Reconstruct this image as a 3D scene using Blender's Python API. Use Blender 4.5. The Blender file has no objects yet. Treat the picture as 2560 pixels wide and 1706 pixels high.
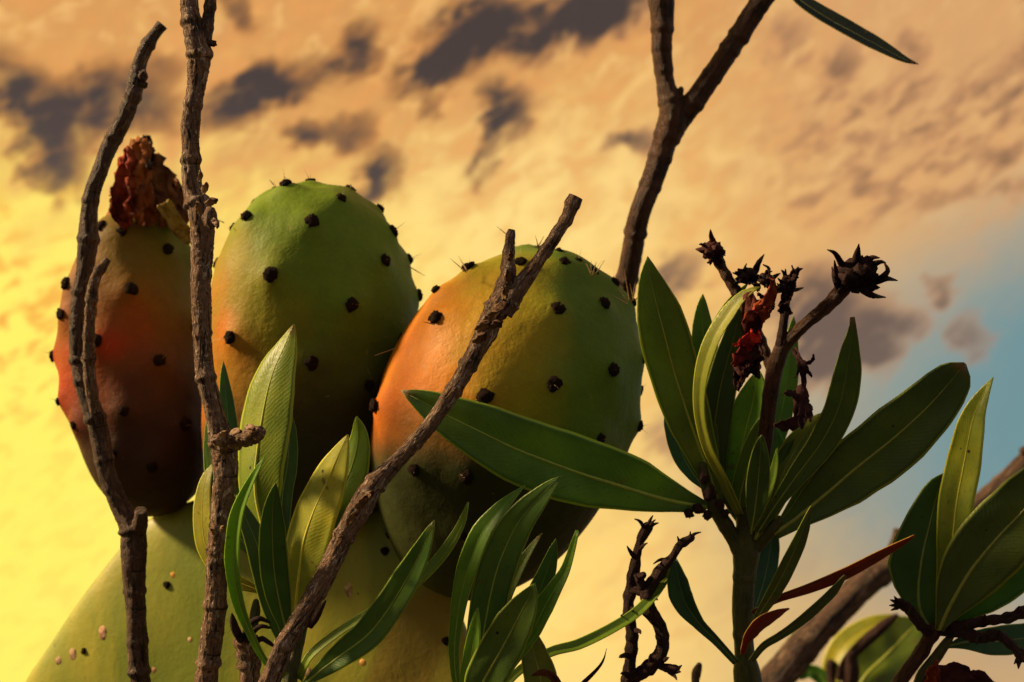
import bpy, bmesh, math, random
from mathutils import Vector, Matrix, noise
from mathutils.bvhtree import BVHTree

random.seed(11)
R = math.radians
scene = bpy.context.scene
COL = scene.collection

# ------------------------------------------------------------------ camera
PITCH = R(20.0)
LENS = 50.0
CAM = Vector((0.0, 0.0, 0.90))
FPX = 2560.0 * LENS / 36.0
cd = bpy.data.cameras.new("camera")
cd.lens = LENS
cd.sensor_width = 36.0
cd.clip_start = 0.01
cd.clip_end = 6000.0
cd.dof.use_dof = True
cd.dof.focus_distance = 0.365
cd.dof.aperture_fstop = 25.0
cam = bpy.data.objects.new("camera", cd)
cam.location = CAM
cam.rotation_euler = (R(90) + PITCH, 0, 0)
COL.objects.link(cam)
scene.camera = cam

FWD = Vector((0, math.cos(PITCH), math.sin(PITCH)))
UPV = Vector((0, -math.sin(PITCH), math.cos(PITCH)))
RGT = Vector((1, 0, 0))


def P(px, py, d):
    """a point measured in the photograph (2560 x 1706) at its own distance d in metres"""
    return CAM + FWD * d + RGT * ((px - 1280) / FPX * d) + UPV * ((853 - py) / FPX * d)


def azel(px, py):
    v = (FWD + RGT * ((px - 1280) / FPX) + UPV * ((853 - py) / FPX)).normalized()
    return math.atan2(v.x, v.y), math.asin(v.z)


# ------------------------------------------------------------------ light
SUN_AZ, SUN_EL = R(-94.0), R(31.0)
sd = Vector((math.sin(SUN_AZ) * math.cos(SUN_EL), math.cos(SUN_AZ) * math.cos(SUN_EL), math.sin(SUN_EL)))
sl = bpy.data.lights.new("sun", 'SUN')
sl.energy = 5.0
sl.angle = R(7.0)
sl.color = (1.0, 0.72, 0.40)
so = bpy.data.objects.new("sun", sl)
so.rotation_euler = (-sd).to_track_quat('-Z', 'Y').to_euler()
so.location = (-3, 0, 3)
COL.objects.link(so)

scene.view_settings.view_transform = 'Standard'
scene.view_settings.look = 'None'
scene.view_settings.exposure = 0.55
scene.view_settings.gamma = 1.0
scene.render.engine = 'CYCLES'
scene.cycles.use_denoising = True
scene.cycles.max_bounces = 4
scene.cycles.use_adaptive_sampling = True
scene.cycles.adaptive_threshold = 0.02


# ------------------------------------------------------------------ node helper
def lin(r, g, b):
    f = lambda c: (c / 255 / 12.92) if c / 255 <= 0.04045 else ((c / 255 + 0.055) / 1.055) ** 2.4
    return (f(r), f(g), f(b), 1.0)


class N:
    def __init__(s, tree):
        s.t = tree
        tree.nodes.clear()

    def n(s, typ, **kw):
        x = s.t.nodes.new(typ)
        for k, v in kw.items():
            setattr(x, k, v)
        return x

    def put(s, sock, v):
        if isinstance(v, bpy.types.NodeSocket):
            s.t.links.new(v, sock)
        elif v is not None:
            sock.default_value = v

    def m(s, op, a, b=None, c=None, clamp=False):
        x = s.n('ShaderNodeMath', operation=op, use_clamp=clamp)
        s.put(x.inputs[0], a)
        if b is not None: s.put(x.inputs[1], b)
        if c is not None: s.put(x.inputs[2], c)
        return x.outputs[0]

    def vm(s, op, a, b=None, scale=None):
        x = s.n('ShaderNodeVectorMath', operation=op)
        s.put(x.inputs[0], a)
        if b is not None: s.put(x.inputs[1], b)
        if scale is not None: s.put(x.inputs['Scale'], scale)
        return x.outputs['Value'] if op in ('LENGTH', 'DOT_PRODUCT') else x.outputs['Vector']

    def ss(s, v, a, b, lo=0.0, hi=1.0):
        x = s.n('ShaderNodeMapRange', interpolation_type='SMOOTHSTEP')
        s.put(x.inputs['Value'], v)
        x.inputs['From Min'].default_value = a
        x.inputs['From Max'].default_value = b
        x.inputs['To Min'].default_value = lo
        x.inputs['To Max'].default_value = hi
        return x.outputs[0]

    def mix(s, f, a, b, blend='MIX'):
        x = s.n('ShaderNodeMix', data_type='RGBA', blend_type=blend)
        s.put(x.inputs[0], f)
        s.put(x.inputs[6], a)
        s.put(x.inputs[7], b)
        return x.outputs[2]

    def noise(s, vec, scale, detail=3, rough=0.5, dist=0.0, out='Fac'):
        x = s.n('ShaderNodeTexNoise')
        s.put(x.inputs['Vector'], vec)
        x.inputs['Scale'].default_value = scale
        x.inputs['Detail'].default_value = detail
        x.inputs['Roughness'].default_value = rough
        x.inputs['Distortion'].default_value = dist
        return x.outputs['Factor' if out == 'Fac' and 'Factor' in x.outputs else out]

    def mapping(s, vec, loc=(0, 0, 0), rot=(0, 0, 0), scale=(1, 1, 1), typ='POINT'):
        x = s.n('ShaderNodeMapping', vector_type=typ)
        s.put(x.inputs['Vector'], vec)
        x.inputs['Location'].default_value = loc
        x.inputs['Rotation'].default_value = rot
        x.inputs['Scale'].default_value = scale
        return x.outputs[0]


# ------------------------------------------------------------------ sky (world)
world = bpy.data.worlds.new("World")
scene.world = world
world.use_nodes = True
world.cycles.sampling_method = 'MANUAL'
world.cycles.sample_map_resolution = 512
w = N(world.node_tree)
tc = w.n('ShaderNodeTexCoord')
dirv = w.vm('NORMALIZE', tc.outputs['Generated'])
sep = w.n('ShaderNodeSeparateXYZ'); w.put(sep.inputs[0], dirv)
az = w.m('ARCTAN2', sep.outputs[0], sep.outputs[1])
el = w.m('ARCSINE', sep.outputs[2])
comb = w.n('ShaderNodeCombineXYZ'); w.put(comb.inputs[0], az); w.put(comb.inputs[1], el)
q = comb.outputs[0]
sundot = w.vm('DOT_PRODUCT', dirv, tuple(sd))

sky = w.n('ShaderNodeTexSky', sky_type='NISHITA', sun_disc=False)
sky.sun_elevation = SUN_EL
sky.sun_rotation = SUN_AZ
sky.air_density = 1.2
sky.dust_density = 2.0
clear = w.vm('SCALE', sky.outputs[0], scale=0.07)

def turn(deg, sy):
    c_, s_ = math.cos(R(deg)), math.sin(R(deg))
    x = w.n('ShaderNodeCombineXYZ')
    w.put(x.inputs[0], w.vm('DOT_PRODUCT', q, (c_, -s_, 0)))
    w.put(x.inputs[1], w.vm('DOT_PRODUCT', q, (s_ * sy, c_ * sy, 0)))
    return x.outputs[0]


# sunset veil: warm high cloud, yellow low down towards the sun, thinning to blue on the far side
n_big = w.noise(turn(-25, 2.0), 9.0, 4, 0.55)
n_mid = w.noise(turn(-32, 1.8), 26.0, 4, 0.58, 0.4)
n_fin = w.noise(turn(-32, 2.0), 44.0, 4, 0.55, 0.4)
wob_ = w.n('ShaderNodeCombineXYZ')
w.put(wob_.inputs[0], w.m('SUBTRACT', n_fin, 0.5)); w.put(wob_.inputs[1], w.m('SUBTRACT', n_mid, 0.5))
wob = w.vm('SCALE', wob_.outputs[0], scale=0.040)
qd = w.vm('ADD', w.vm('MULTIPLY', w.vm('ADD', q, wob), (1, 1, 0)), (0, 0, 1))   # z = 1 carries the offsets


def blob(px, py, rx, ry, deg, wgt):
    A, E = azel(px, py)
    k = 1.0 / FPX
    c_, s_ = math.cos(R(deg)), math.sin(R(deg))
    a, b = rx * k * 1.52, ry * k * 1.52
    u = w.vm('DOT_PRODUCT', qd, (c_ / a, s_ / a, -(c_ * A + s_ * E) / a))
    v = w.vm('DOT_PRODUCT', qd, (-s_ / b, c_ / b, (s_ * A - c_ * E) / b))
    f = w.m('SUBTRACT', 1.0, w.m('MULTIPLY_ADD', u, u, w.m('MULTIPLY', v, v)), clamp=True)
    return w.m('MULTIPLY', w.m('MULTIPLY', f, f), wgt)


el_t = w.ss(el, R(8), R(33))
warm = w.mix(el_t, lin(254, 210, 122), lin(212, 152, 88))
warm = w.mix(w.ss(n_mid, 0.45, 0.68, 0.0, 0.45), warm, lin(228, 154, 88))
warm = w.mix(w.ss(n_mid, 0.48, 0.34, 0.0, 0.45), warm, lin(250, 200, 124))
A2, E2 = azel(1250, 620)
cream = w.ss(w.vm('LENGTH', w.mapping(q, (A2, E2, 0), (0, 0, R(20)), (R(16), R(7.5), 1), 'TEXTURE')), 1.0, 0.15)
warm = w.mix(w.m('MULTIPLY', cream, w.ss(n_mid, 0.62, 0.42, 0.25, 0.75)), warm, lin(252, 218, 138))
warm = w.mix(w.ss(n_big, 0.50, 0.70, 0.0, 0.30), warm, lin(190, 142, 92))
warm = w.mix(w.m('MULTIPLY', w.ss(n_fin, 0.42, 0.70), w.ss(n_big, 0.35, 0.6, 0.03, 0.26)), warm, lin(252, 206, 118))
# yellow glow low in the sky on the sun's side
gdir = (math.sin(R(-52)) * math.cos(R(8)), math.cos(R(-52)) * math.cos(R(8)), math.sin(R(8)))
gd = w.vm('DOT_PRODUCT', dirv, gdir)
gd = w.m('ADD', gd, w.m('MULTIPLY', w.m('SUBTRACT', n_mid, 0.5), 0.16))
gl_el = w.m('ADD', el, w.m('MULTIPLY', w.m('SUBTRACT', n_mid, 0.5), 0.16))
glow = w.m('MULTIPLY', w.ss(gd, 0.60, 0.85), w.ss(gl_el, R(28.0), R(19.5)))
warm = w.mix(glow, warm, lin(255, 240, 84))
warm = w.mix(w.m('MULTIPLY', w.ss(gd, 0.42, 0.74), w.m('MULTIPLY', w.ss(gl_el, R(29), R(22)), 0.45)), warm, lin(255, 228, 120))
warm = w.mix(w.m('MULTIPLY', w.m('MULTIPLY', glow, w.ss(n_fin, 0.46, 0.64)), w.ss(el, R(13), R(21), 0.20, 0.95)), warm, lin(240, 168, 70))
# thin clear opening away from the sun
A0, E0 = azel(2560, 1010)
bl = w.mapping(w.vm('MULTIPLY', qd, (1, 1, 0)), (A0 + R(40), E0, 0), (0, 0, R(1)), (R(56.0), R(14.0), 1), 'TEXTURE')
blue = w.ss(w.vm('LENGTH', bl), 1.03, 0.72)
greyf = w.m('MULTIPLY', w.ss(az, R(2), R(17)), w.ss(el, R(22), R(11)))
warm = w.mix(w.m('MULTIPLY', greyf, 0.85), warm, lin(164, 146, 112))
side = w.ss(az, R(4), R(19))
warm = w.mix(w.m('MULTIPLY', side, 0.55), warm, lin(206, 162, 116))
clear_t = w.mix(0.85, clear, lin(100, 144, 150))
colr = w.mix(w.m('MULTIPLY', blue, 0.95), warm, clear_t)
# scraps of darker low cloud
dark = [
    (150, 300, 120, 105, 40, 1.1), (150, 440, 60, 85, 75, .75), (15, 215, 80, 120, 70, .95), (285, 235, 85, 95, 60, .9), (385, 270, 80, 62, 0, .75),
    (600, 255, 120, 75, 28, 1.1), (665, 205, 75, 55, 20, .9), (755, 205, 75, 48, 25, .75), (885, 135, 95, 60, 38, 1.2), 
    (1060, 190, 110, 48, 25, 1.0), (1150, 110, 130, 80, 25, 1.1), (1230, 50, 120, 75, 10, 1.0), (1400, 60, 150, 80, 18, 1.2), (1540, 15, 150, 62, 10, 1.1),
    (1265, 275, 75, 85, 60, 1.2), (1215, 380, 40, 85, -25, .85), (775, 335, 70, 38, -5, .9), (880, 325, 80, 46, 25, .75),
    (955, 420, 62, 62, 60, .9), (930, 470, 40, 60, -20, .6), (1075, 272, 40, 34, 20, .6), (1582, 353, 75, 32, 5, .9),
    (1975, 105, 60, 62, 55, .75), (2105, 170, 75, 50, 40, .75), (2270, 110, 48, 52, 60, .7), (1690, 690, 95, 56, 25, .85),
    (2050, 770, 130, 100, 5, 1.4), (2210, 840, 90, 66, 60, 1.1), (2060, 905, 150, 75, 25, 1.15), (2420, 840, 50, 62, 70, .75), (2290, 810, 50, 40, 30, .6),
    (600, 20, 42, 62, 50, .7), (400, 165, 75, 50, 0, .6), (2350, 722, 55, 24, 22, .7),
    (1840, 1210, 120, 80, 10, .45), (1690, 1100, 80, 70, 0, .5), 
]
acc = None
for d_ in dark:
    b_ = blob(*d_)
    acc = b_ if acc is None else w.m('ADD', acc, b_)
# further afield the same scraps go on at random
scr = w.ss(n_big, 0.55, 0.70)
away = w.ss(w.vm('LENGTH', w.vm('SUBTRACT', q, (0.0, R(20), 0))), R(20), R(28))
acc = w.m('ADD', acc, w.m('MULTIPLY', scr, w.m('MULTIPLY', away, 0.9)))
# a field of brownish ripples on the far side
rip = w.noise(turn(-24, 2.3), 36.0, 3, 0.55, 0.25)
field = w.m('MULTIPLY', w.ss(az, R(8), R(16)), w.m('MULTIPLY', w.ss(el, R(22.5), R(25.5)), w.ss(el, R(31), R(28))))
acc = w.m('ADD', acc, w.m('MULTIPLY', w.m('MULTIPLY', w.ss(rip, 0.32, 0.74), field), 0.85))
puff = w.m('ADD', w.m('MULTIPLY', n_fin, 0.55), w.m('MULTIPLY', n_mid, 0.45))
dens = w.m('MULTIPLY', acc, w.m('ADD', 0.45, w.m('MULTIPLY', w.m('SUBTRACT', puff, 0.35), 2.2)))
core = w.ss(dens, 0.06, 0.98)
halo = w.ss(dens, 0.0, 0.42)
dcol = w.mix(el_t, lin(112, 98, 94), lin(57, 54, 57))
dcol = w.mix(w.m('MULTIPLY', w.ss(az, R(6), R(13), 0.0, 0.85), w.ss(el, R(20), R(25), 0.25, 1.0)), dcol, lin(140, 106, 78))
hcol = w.mix(w.ss(az, R(-6), R(10)), lin(172, 112, 62), lin(196, 140, 96))
colr = w.mix(w.m('MULTIPLY', halo, w.m('SUBTRACT', 0.62, w.m('MULTIPLY', blue, 0.30))), colr, hcol)
colr = w.mix(w.m('MULTIPLY', core, 0.95), colr, dcol)
# the dome dims towards the zenith and away from the sunset
dim = w.ss(el, R(32), R(85), 1.0, 0.45)
yback = w.ss(sep.outputs[1], 0.55, -0.6, 1.0, 0.62)
colr = w.mix(w.ss(sep.outputs[1], 0.45, -0.5, 0.0, 0.72), colr, lin(158, 172, 190))   # dusk blue opposite the sunset
colr = w.vm('SCALE', colr, scale=w.m('MULTIPLY', dim, yback))
bg = w.n('ShaderNodeBackground')
w.put(bg.inputs['Color'], colr)
bg.inputs['Strength'].default_value = 0.74
wo = w.n('ShaderNodeOutputWorld')
w.t.links.new(bg.outputs[0], wo.inputs[0])

# ------------------------------------------------------------------ materials
MAT = {}


def newmat(name):
    m_ = bpy.data.materials.new(name)
    m_.use_nodes = True
    MAT[name] = m_
    k = N(m_.node_tree)
    p = k.n('ShaderNodeBsdfPrincipled')
    o = k.n('ShaderNodeOutputMaterial')
    k.t.links.new(p.outputs[0], o.inputs[0])
    return k, p, o


def bump(k, p, h, strength, dist):
    b = k.n('ShaderNodeBump')
    b.inputs['Strength'].default_value = strength
    b.inputs['Distance'].default_value = dist
    k.put(b.inputs['Height'], h)
    k.t.links.new(b.outputs[0], p.inputs['Normal'])
    return b


def bark(name, c_deep, c_mid, c_pale, flake=0.5, rough=0.8, bstr=0.9, lent=0.5):
    k, p, o = newmat(name)
    uv = k.n('ShaderNodeUVMap').outputs[0]
    grain = k.noise(k.mapping(uv, scale=(6.5, 1.0, 1)), 2.2, 5, 0.72, 0.5)
    flk = k.noise(k.mapping(uv, scale=(4.5, 1.7, 1)), 2.2, 6, 0.78, 1.0)
    big = k.noise(k.mapping(uv, scale=(1.5, 1, 1)), 1.3, 3, 0.5)
    rngs = k.noise(k.mapping(uv, scale=(.5, 9, 1)), 1.6, 3, 0.6, 0.6)
    geo = k.n('ShaderNodeTexCoord').outputs['Object']
    tiny = k.noise(geo, 1900, 3, 0.6)
    c = k.mix(k.ss(grain, 0.39, 0.50), c_deep, c_mid)
    c = k.mix(k.ss(big, 0.42, 0.66, 0.0, 0.45), c, k.mix(0.4, c_deep, c_mid))
    c = k.mix(k.m('MULTIPLY', k.ss(flk, 0.535, 0.585), flake), c, c_pale)
    c = k.mix(k.m('MULTIPLY', k.ss(flk, 0.43, 0.38), 0.8), c, c_deep)
    c = k.mix(k.m('MULTIPLY', k.ss(rngs, 0.64, 0.70), 0.8), c, c_deep)
    c = k.mix(k.ss(tiny, 0.56, 0.70, 0, lent), c, c_deep)
    k.put(p.inputs['Base Color'], c)
    p.inputs['Roughness'].default_value = rough
    p.inputs['Specular IOR Level'].default_value = 0.25
    h = k.m('ADD', k.m('MULTIPLY', grain, 0.8), k.m('ADD', k.m('MULTIPLY', k.ss(flk, 0.46, 0.60), 0.9), k.m('MULTIPLY', tiny, 0.4)))
    h = k.m('SUBTRACT', h, k.m('MULTIPLY', k.ss(rngs, 0.62, 0.70), 0.7))
    bump(k, p, h, bstr, 0.0011)


bark("bark_weathered", (.020, .012, .009, 1), (.34, .195, .11, 1), (.60, .46, .34, 1), 0.75, bstr=1.0, lent=.45)
bark("bark_smooth", (.012, .007, .006, 1), (.125, .068, .038, 1), (.34, .22, .13, 1), 0.5, 0.6, 0.8)
bark("bark_red", (.014, .006, .004, 1), (.085, .033, .014, 1), (.17, .08, .035, 1), 0.35, 0.55, 0.6)
bark("bark_dry", (.012, .006, .006, 1), (.072, .032, .024, 1), (.15, .07, .045, 1), 0.4, 0.85, 0.9)
bark("bark_green", (.03, .034, .010, 1), (.062, .066, .015, 1), (.15, .12, .04, 1), 0.25, 0.5, 0.35)

# leaf: the colour of each leaf comes from its object colour
k, p, o = newmat("leaf_blade")
oi = k.n('ShaderNodeObjectInfo')
uv = k.n('ShaderNodeUVMap').outputs[0]
sp = k.n('ShaderNodeSeparateXYZ'); k.put(sp.inputs[0], uv)
s_ = k.m('ABSOLUTE', k.m('SUBTRACT', k.m('MULTIPLY', sp.outputs[0], 2.0), 1.0))
tcv = k.n('ShaderNodeTexCoord').outputs['Object']
offs = k.vm('ADD', tcv, k.vm('SCALE', k.n('ShaderNodeCombineXYZ').outputs[0], scale=1.0))
rnd = oi.outputs['Random']
cmb = k.n('ShaderNodeCombineXYZ'); k.put(cmb.inputs[0], rnd); k.put(cmb.inputs[1], rnd)
pos = k.vm('ADD', tcv, cmb.outputs[0])
patch = k.noise(pos, 55, 3, 0.55)
speck = k.noise(pos, 900, 3, 0.6)
dots = k.n('ShaderNodeTexVoronoi'); k.put(dots.inputs['Vector'], pos); dots.inputs['Scale'].default_value = 260
base = oi.outputs['Color']
yel = k.mix(1.0, base, (1.6, 1.35, 0.8, 1), 'MULTIPLY')
drk = k.mix(1.0, base, (0.42, 0.55, 0.55, 1), 'MULTIPLY')
c = k.mix(k.ss(patch, 0.46, 0.72, 0, 0.75), base, yel)
c = k.mix(k.ss(patch, 0.50, 0.30, 0, 0.45), c, drk)
# side veins: fine lines running out and forward from the midrib
ph = k.m('ADD', k.m('MULTIPLY', sp.outputs[1], 46.0), k.m('MULTIPLY', s_, -7.0))
ph = k.m('ADD', ph, k.m('MULTIPLY', k.noise(pos, 160, 2), 2.0))
vein = k.m('ABSOLUTE', k.m('SINE', k.m('MULTIPLY', ph, math.pi)))
veinl = k.ss(vein, 0.25, 0.0)
c = k.mix(k.m('MULTIPLY', veinl, 0.10), c, yel)
c = k.mix(k.m('MULTIPLY', k.ss(speck, 0.60, 0.70), 0.55), c, drk)
dm = k.m('MULTIPLY', k.ss(dots.outputs['Distance'], 0.16, 0.08), k.ss(k.noise(pos, 90, 1), 0.62, 0.68))
c = k.mix(dm, c, (.02, .018, .008, 1))
# browned tips and scorched blotches on some leaves
tipb = k.m('ADD', sp.outputs[1], k.m('MULTIPLY', k.m('SUBTRACT', k.noise(pos, 240, 3), 0.5), 0.10))
c = k.mix(k.m('MULTIPLY', k.ss(tipb, 0.94, 1.0), k.ss(rnd, 0.5, 0.8, 0.0, 0.8)), c, (.20, .11, .03, 1))
blot = k.m('MULTIPLY', k.ss(k.noise(pos, 150, 4, 0.6), 0.66, 0.71), k.ss(rnd, 0.2, 0.7, 0.2, 0.8))
c = k.mix(blot, c, (.14, .09, .025, 1))
# dusty dark line just inside a pale leathery margin
edge_n = k.m('ADD', s_, k.m('MULTIPLY', k.m('SUBTRACT', k.noise(pos, 420, 3), 0.5), 0.16))
inner = k.m('MULTIPLY', k.ss(edge_n, 0.76, 0.87), k.ss(edge_n, 0.97, 0.90))
c = k.mix(k.m('MULTIPLY', inner, 0.45), c, drk)
pale = k.mix(0.55, k.mix(1.0, base, (2.6, 2.3, 1.4, 1), 'MULTIPLY'), (.36, .38, .05, 1))
c = k.mix(k.ss(s_, 0.905, 0.95), c, pale)
k.put(p.inputs['Base Color'], c)
p.inputs['Roughness'].default_value = 0.42
p.inputs['Specular IOR Level'].default_value = 0.35
h = k.m('ADD', k.m('MULTIPLY', vein, 0.22), k.m('ADD', k.m('MULTIPLY', speck, 0.8), k.m('MULTIPLY', k.noise(pos, 300, 3), 0.8)))
bump(k, p, h, 0.45, 0.00025)
tr = k.n('ShaderNodeBsdfTranslucent')
k.put(tr.inputs['Color'], k.mix(1.0, c, (1.5, 1.5, 0.5, 1), 'MULTIPLY'))
mx = k.n('ShaderNodeMixShader'); mx.inputs[0].default_value = 0.34
k.t.links.new(p.outputs[0], mx.inputs[1]); k.t.links.new(tr.outputs[0], mx.inputs[2])
k.t.links.new(mx.outputs[0], o.inputs[0])

k, p, o = newmat("leaf_midrib")
oi = k.n('ShaderNodeObjectInfo')
nz = k.noise(k.n('ShaderNodeTexCoord').outputs['Object'], 600, 2)
c = k.mix(0.5, k.mix(1.0, oi.outputs['Color'], (2.6, 2.2, 1.3, 1), 'MULTIPLY'), (.30, .30, .05, 1))
c = k.mix(k.ss(nz, 0.45, 0.7, 0, 0.5), c, k.mix(1.0, c, (.7, .6, .5, 1), 'MULTIPLY'))
k.put(p.inputs['Base Color'], c)
p.inputs['Roughness'].default_value = 0.5

# withered petals and leaves: object colour, papery
k, p, o = newmat("withered")
oi = k.n('ShaderNodeObjectInfo')
t_ = k.n('ShaderNodeTexCoord').outputs['Object']
a1 = k.noise(t_, 95, 4, 0.55, 0.5)
a2 = k.noise(t_, 420, 4, 0.65)
c = k.mix(k.ss(a1, 0.40, 0.66), oi.outputs['Color'], k.mix(1.0, oi.outputs['Color'], (.25, .16, .2, 1), 'MULTIPLY'))
c = k.mix(k.ss(a2, 0.55, 0.75, 0, .6), c, k.mix(1.0, oi.outputs['Color'], (1.5, 1.3, 1.0, 1), 'MULTIPLY'))
k.put(p.inputs['Base Color'], c)
p.inputs['Specular IOR Level'].default_value = 0.12
p.inputs['Roughness'].default_value = 0.7
bump(k, p, k.m('ADD', a1, a2), 0.8, 0.0006)
tr = k.n('ShaderNodeBsdfTranslucent'); k.put(tr.inputs['Color'], c)
mx = k.n('ShaderNodeMixShader'); mx.inputs[0].default_value = 0.18
k.t.links.new(p.outputs[0], mx.inputs[1]); k.t.links.new(tr.outputs[0], mx.inputs[2])
k.t.links.new(mx.outputs[0], o.inputs[0])

k, p, o = newmat("areole_felt")
t_ = k.n('ShaderNodeTexCoord').outputs['Object']
a = k.noise(t_, 900, 4, 0.7)
k.put(p.inputs['Base Color'], k.mix(k.ss(a, 0.45, 0.72), (.014, .008, .006, 1), (.16, .085, .045, 1)))
p.inputs['Roughness'].default_value = 0.95
p.inputs['Specular IOR Level'].default_value = 0.1
bump(k, p, a, 1.0, 0.0008)

k, p, o = newmat("spine_horn")
p.inputs['Base Color'].default_value = (.42, .26, .10, 1)
p.inputs['Roughness'].default_value = 0.5

k, p, o = newmat("corky_scar")
t_ = k.n('ShaderNodeTexCoord').outputs['Object']
a = k.noise(t_, 500, 4, 0.6)
oi = k.n('ShaderNodeObjectInfo')
k.put(p.inputs['Base Color'], k.mix(k.ss(a, 0.4, 0.65), oi.outputs['Color'], k.mix(1.0, oi.outputs['Color'], (.45, .38, .3, 1), 'MULTIPLY')))
p.inputs['Roughness'].default_value = 0.8
bump(k, p, a, 0.6, 0.0005)

k, p, o = newmat("dry_earth")
t_ = k.n('ShaderNodeTexCoord').outputs['Object']
a = k.noise(t_, 3, 6, 0.6)
b = k.noise(t_, 60, 4, 0.6)
c = k.mix(k.ss(a, 0.4, 0.65), (.035, .03, .014, 1), (.085, .06, .03, 1))
c = k.mix(k.ss(b, 0.5, 0.7, 0, .6), c, (.11, .09, .05, 1))
k.put(p.inputs['Base Color'], c)
p.inputs['Roughness'].default_value = 0.95
bump(k, p, b, 0.8, 0.02)


def fruit_mat(name, green, olive, orange, red, d_or, thr, redspots, bloom=0.0, foot_=(0, 0, -1), foot_t=(.2, 1.0), foot_shade_c=(.05, .052, .012, 1)):
    """ripening skin with shade painted into the foot: d_or is the direction (fruit's own frame) of the ripe side, thr the (start, end) of the blush"""
    k, p, o = newmat(name)
    t_ = k.n('ShaderNodeTexCoord').outputs['Object']
    big = k.noise(t_, 26, 3, 0.5)
    mid = k.noise(t_, 75, 4, 0.55)
    fin = k.noise(t_, 1100, 3, 0.6)
    d_ = k.vm('DOT_PRODUCT', t_, tuple(Vector(d_or) / 0.034))
    v = k.m('ADD', d_, k.m('MULTIPLY', k.m('SUBTRACT', big, 0.5), 0.9))
    v = k.m('ADD', v, k.m('MULTIPLY', k.m('SUBTRACT', mid, 0.5), 0.35))
    c = k.mix(k.ss(v, thr[0] - 0.35, thr[0] + 0.12), green, olive)
    c = k.mix(k.ss(v, thr[0], thr[1]), c, orange)
    c = k.mix(k.m('MULTIPLY', k.ss(v, thr[1] - 0.05, thr[1] + 0.5), 0.8), c, red)
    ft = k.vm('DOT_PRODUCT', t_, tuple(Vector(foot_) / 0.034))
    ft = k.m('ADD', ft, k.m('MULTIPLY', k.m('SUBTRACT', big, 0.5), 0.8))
    c = k.mix(k.ss(ft, foot_t[0], foot_t[1]), c, foot_shade_c)  # unripe foot, darkened further to paint in the shade under the fruit
    for s3, rad, amt in redspots:
        f = k.ss(k.vm('LENGTH', k.vm('SUBTRACT', t_, tuple(s3))), rad, rad * 0.15)
        c = k.mix(k.m('MULTIPLY', f, amt), c, red)
    mott = k.noise(t_, 210, 4, 0.6)
    c = k.mix(k.ss(mott, 0.50, 0.68, 0, .28), c, k.mix(1.0, c, (.66, .70, .7, 1), 'MULTIPLY'))
    c = k.mix(k.ss(mott, 0.48, 0.32, 0, .28), c, k.mix(1.0, c, (1.3, 1.22, 1.2, 1), 'MULTIPLY'))
    c = k.mix(k.ss(fin, 0.60, 0.70, 0, .45), c, k.mix(1.0, c, (1.6, 1.5, 1.3, 1), 'MULTIPLY'))
    por = k.n('ShaderNodeTexVoronoi'); k.put(por.inputs['Vector'], t_); por.inputs['Scale'].default_value = 620
    c = k.mix(k.ss(por.outputs['Distance'], 0.22, 0.08, 0, .35), c, k.mix(1.0, c, (.5, .5, .5, 1), 'MULTIPLY'))
    scuff = k.noise(k.mapping(t_, scale=(1, 1, .35)), 150, 5, 0.7, 1.5)
    c = k.mix(k.ss(scuff, 0.665, 0.72, 0, .65), c, (.34, .24, .11, 1))
    k.put(p.inputs['Base Color'], c)
    k.put(p.inputs['Roughness'], k.ss(mid, 0.3, 0.7, 0.50, 0.66))
    p.inputs['Specular IOR Level'].default_value = 0.15
    p.inputs['Coat Weight'].default_value = bloom
    p.inputs['Subsurface Weight'].default_value = 0.0
    p.inputs['Subsurface Radius'].default_value = (1.0, 0.5, 0.15)
    p.inputs['Subsurface Scale'].default_value = 0.004
    bump(k, p, k.m('ADD', k.m('MULTIPLY', mid, 2.0), k.m('ADD', k.m('MULTIPLY', fin, 0.3), k.m('MULTIPLY', mott, 0.8))), 0.45, 0.0009)


# ------------------------------------------------------------------ builders
WPOS = {}


def link(o, parent):
    COL.objects.link(o)
    if parent is not None:
        o.parent = parent


def root(name, loc, label, cat, group=None):
    o = bpy.data.objects.new(name, None)
    o.empty_display_size = 0.05
    o.location = loc
    COL.objects.link(o)
    WPOS[o.name] = Vector(loc)
    o["label"] = label
    o["category"] = cat
    if group: o["group"] = group
    return o


def part(name, verts, faces, mat, parent, color=None, uvs=None, origin=None, smooth=True, label=None):
    c0 = Vector(origin) if origin is not None else sum(verts, Vector()) / len(verts)
    me = bpy.data.meshes.new(name)
    me.from_pydata([v - c0 for v in verts], [], faces)
    if uvs is not None:
        ul = me.uv_layers.new(name="UVMap")
        flat_ = []
        for f in me.polygons:
            us = [uvs[i] for i in f.vertices]
            # keep the seam of a tube from smearing backwards
            if max(u[0] for u in us) - min(u[0] for u in us) > 0.5 and mat.startswith("bark"):
                us = [(u[0] + 1.0 if u[0] < 0.5 else u[0], u[1]) for u in us]
            for u in us: flat_ += [u[0], u[1]]
        ul.data.foreach_set("uv", flat_)
    me.polygons.foreach_set("use_smooth", [smooth] * len(me.polygons))
    me.update()
    me.materials.append(MAT[mat])
    o = bpy.data.objects.new(name, me)
    link(o, parent)
    o.location = c0 - (WPOS[parent.name] if parent is not None else Vector())
    WPOS[o.name] = c0
    if color is not None: o.color = (*color, 1)
    if label: o["label"] = label
    return o


def crom(p0, p1, p2, p3, t):
    return 0.5 * ((2 * p1) + (p2 - p0) * t + (2 * p0 - 5 * p1 + 4 * p2 - p3) * t * t + (3 * p1 - p0 - 3 * p2 + p3) * t ** 3)


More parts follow.
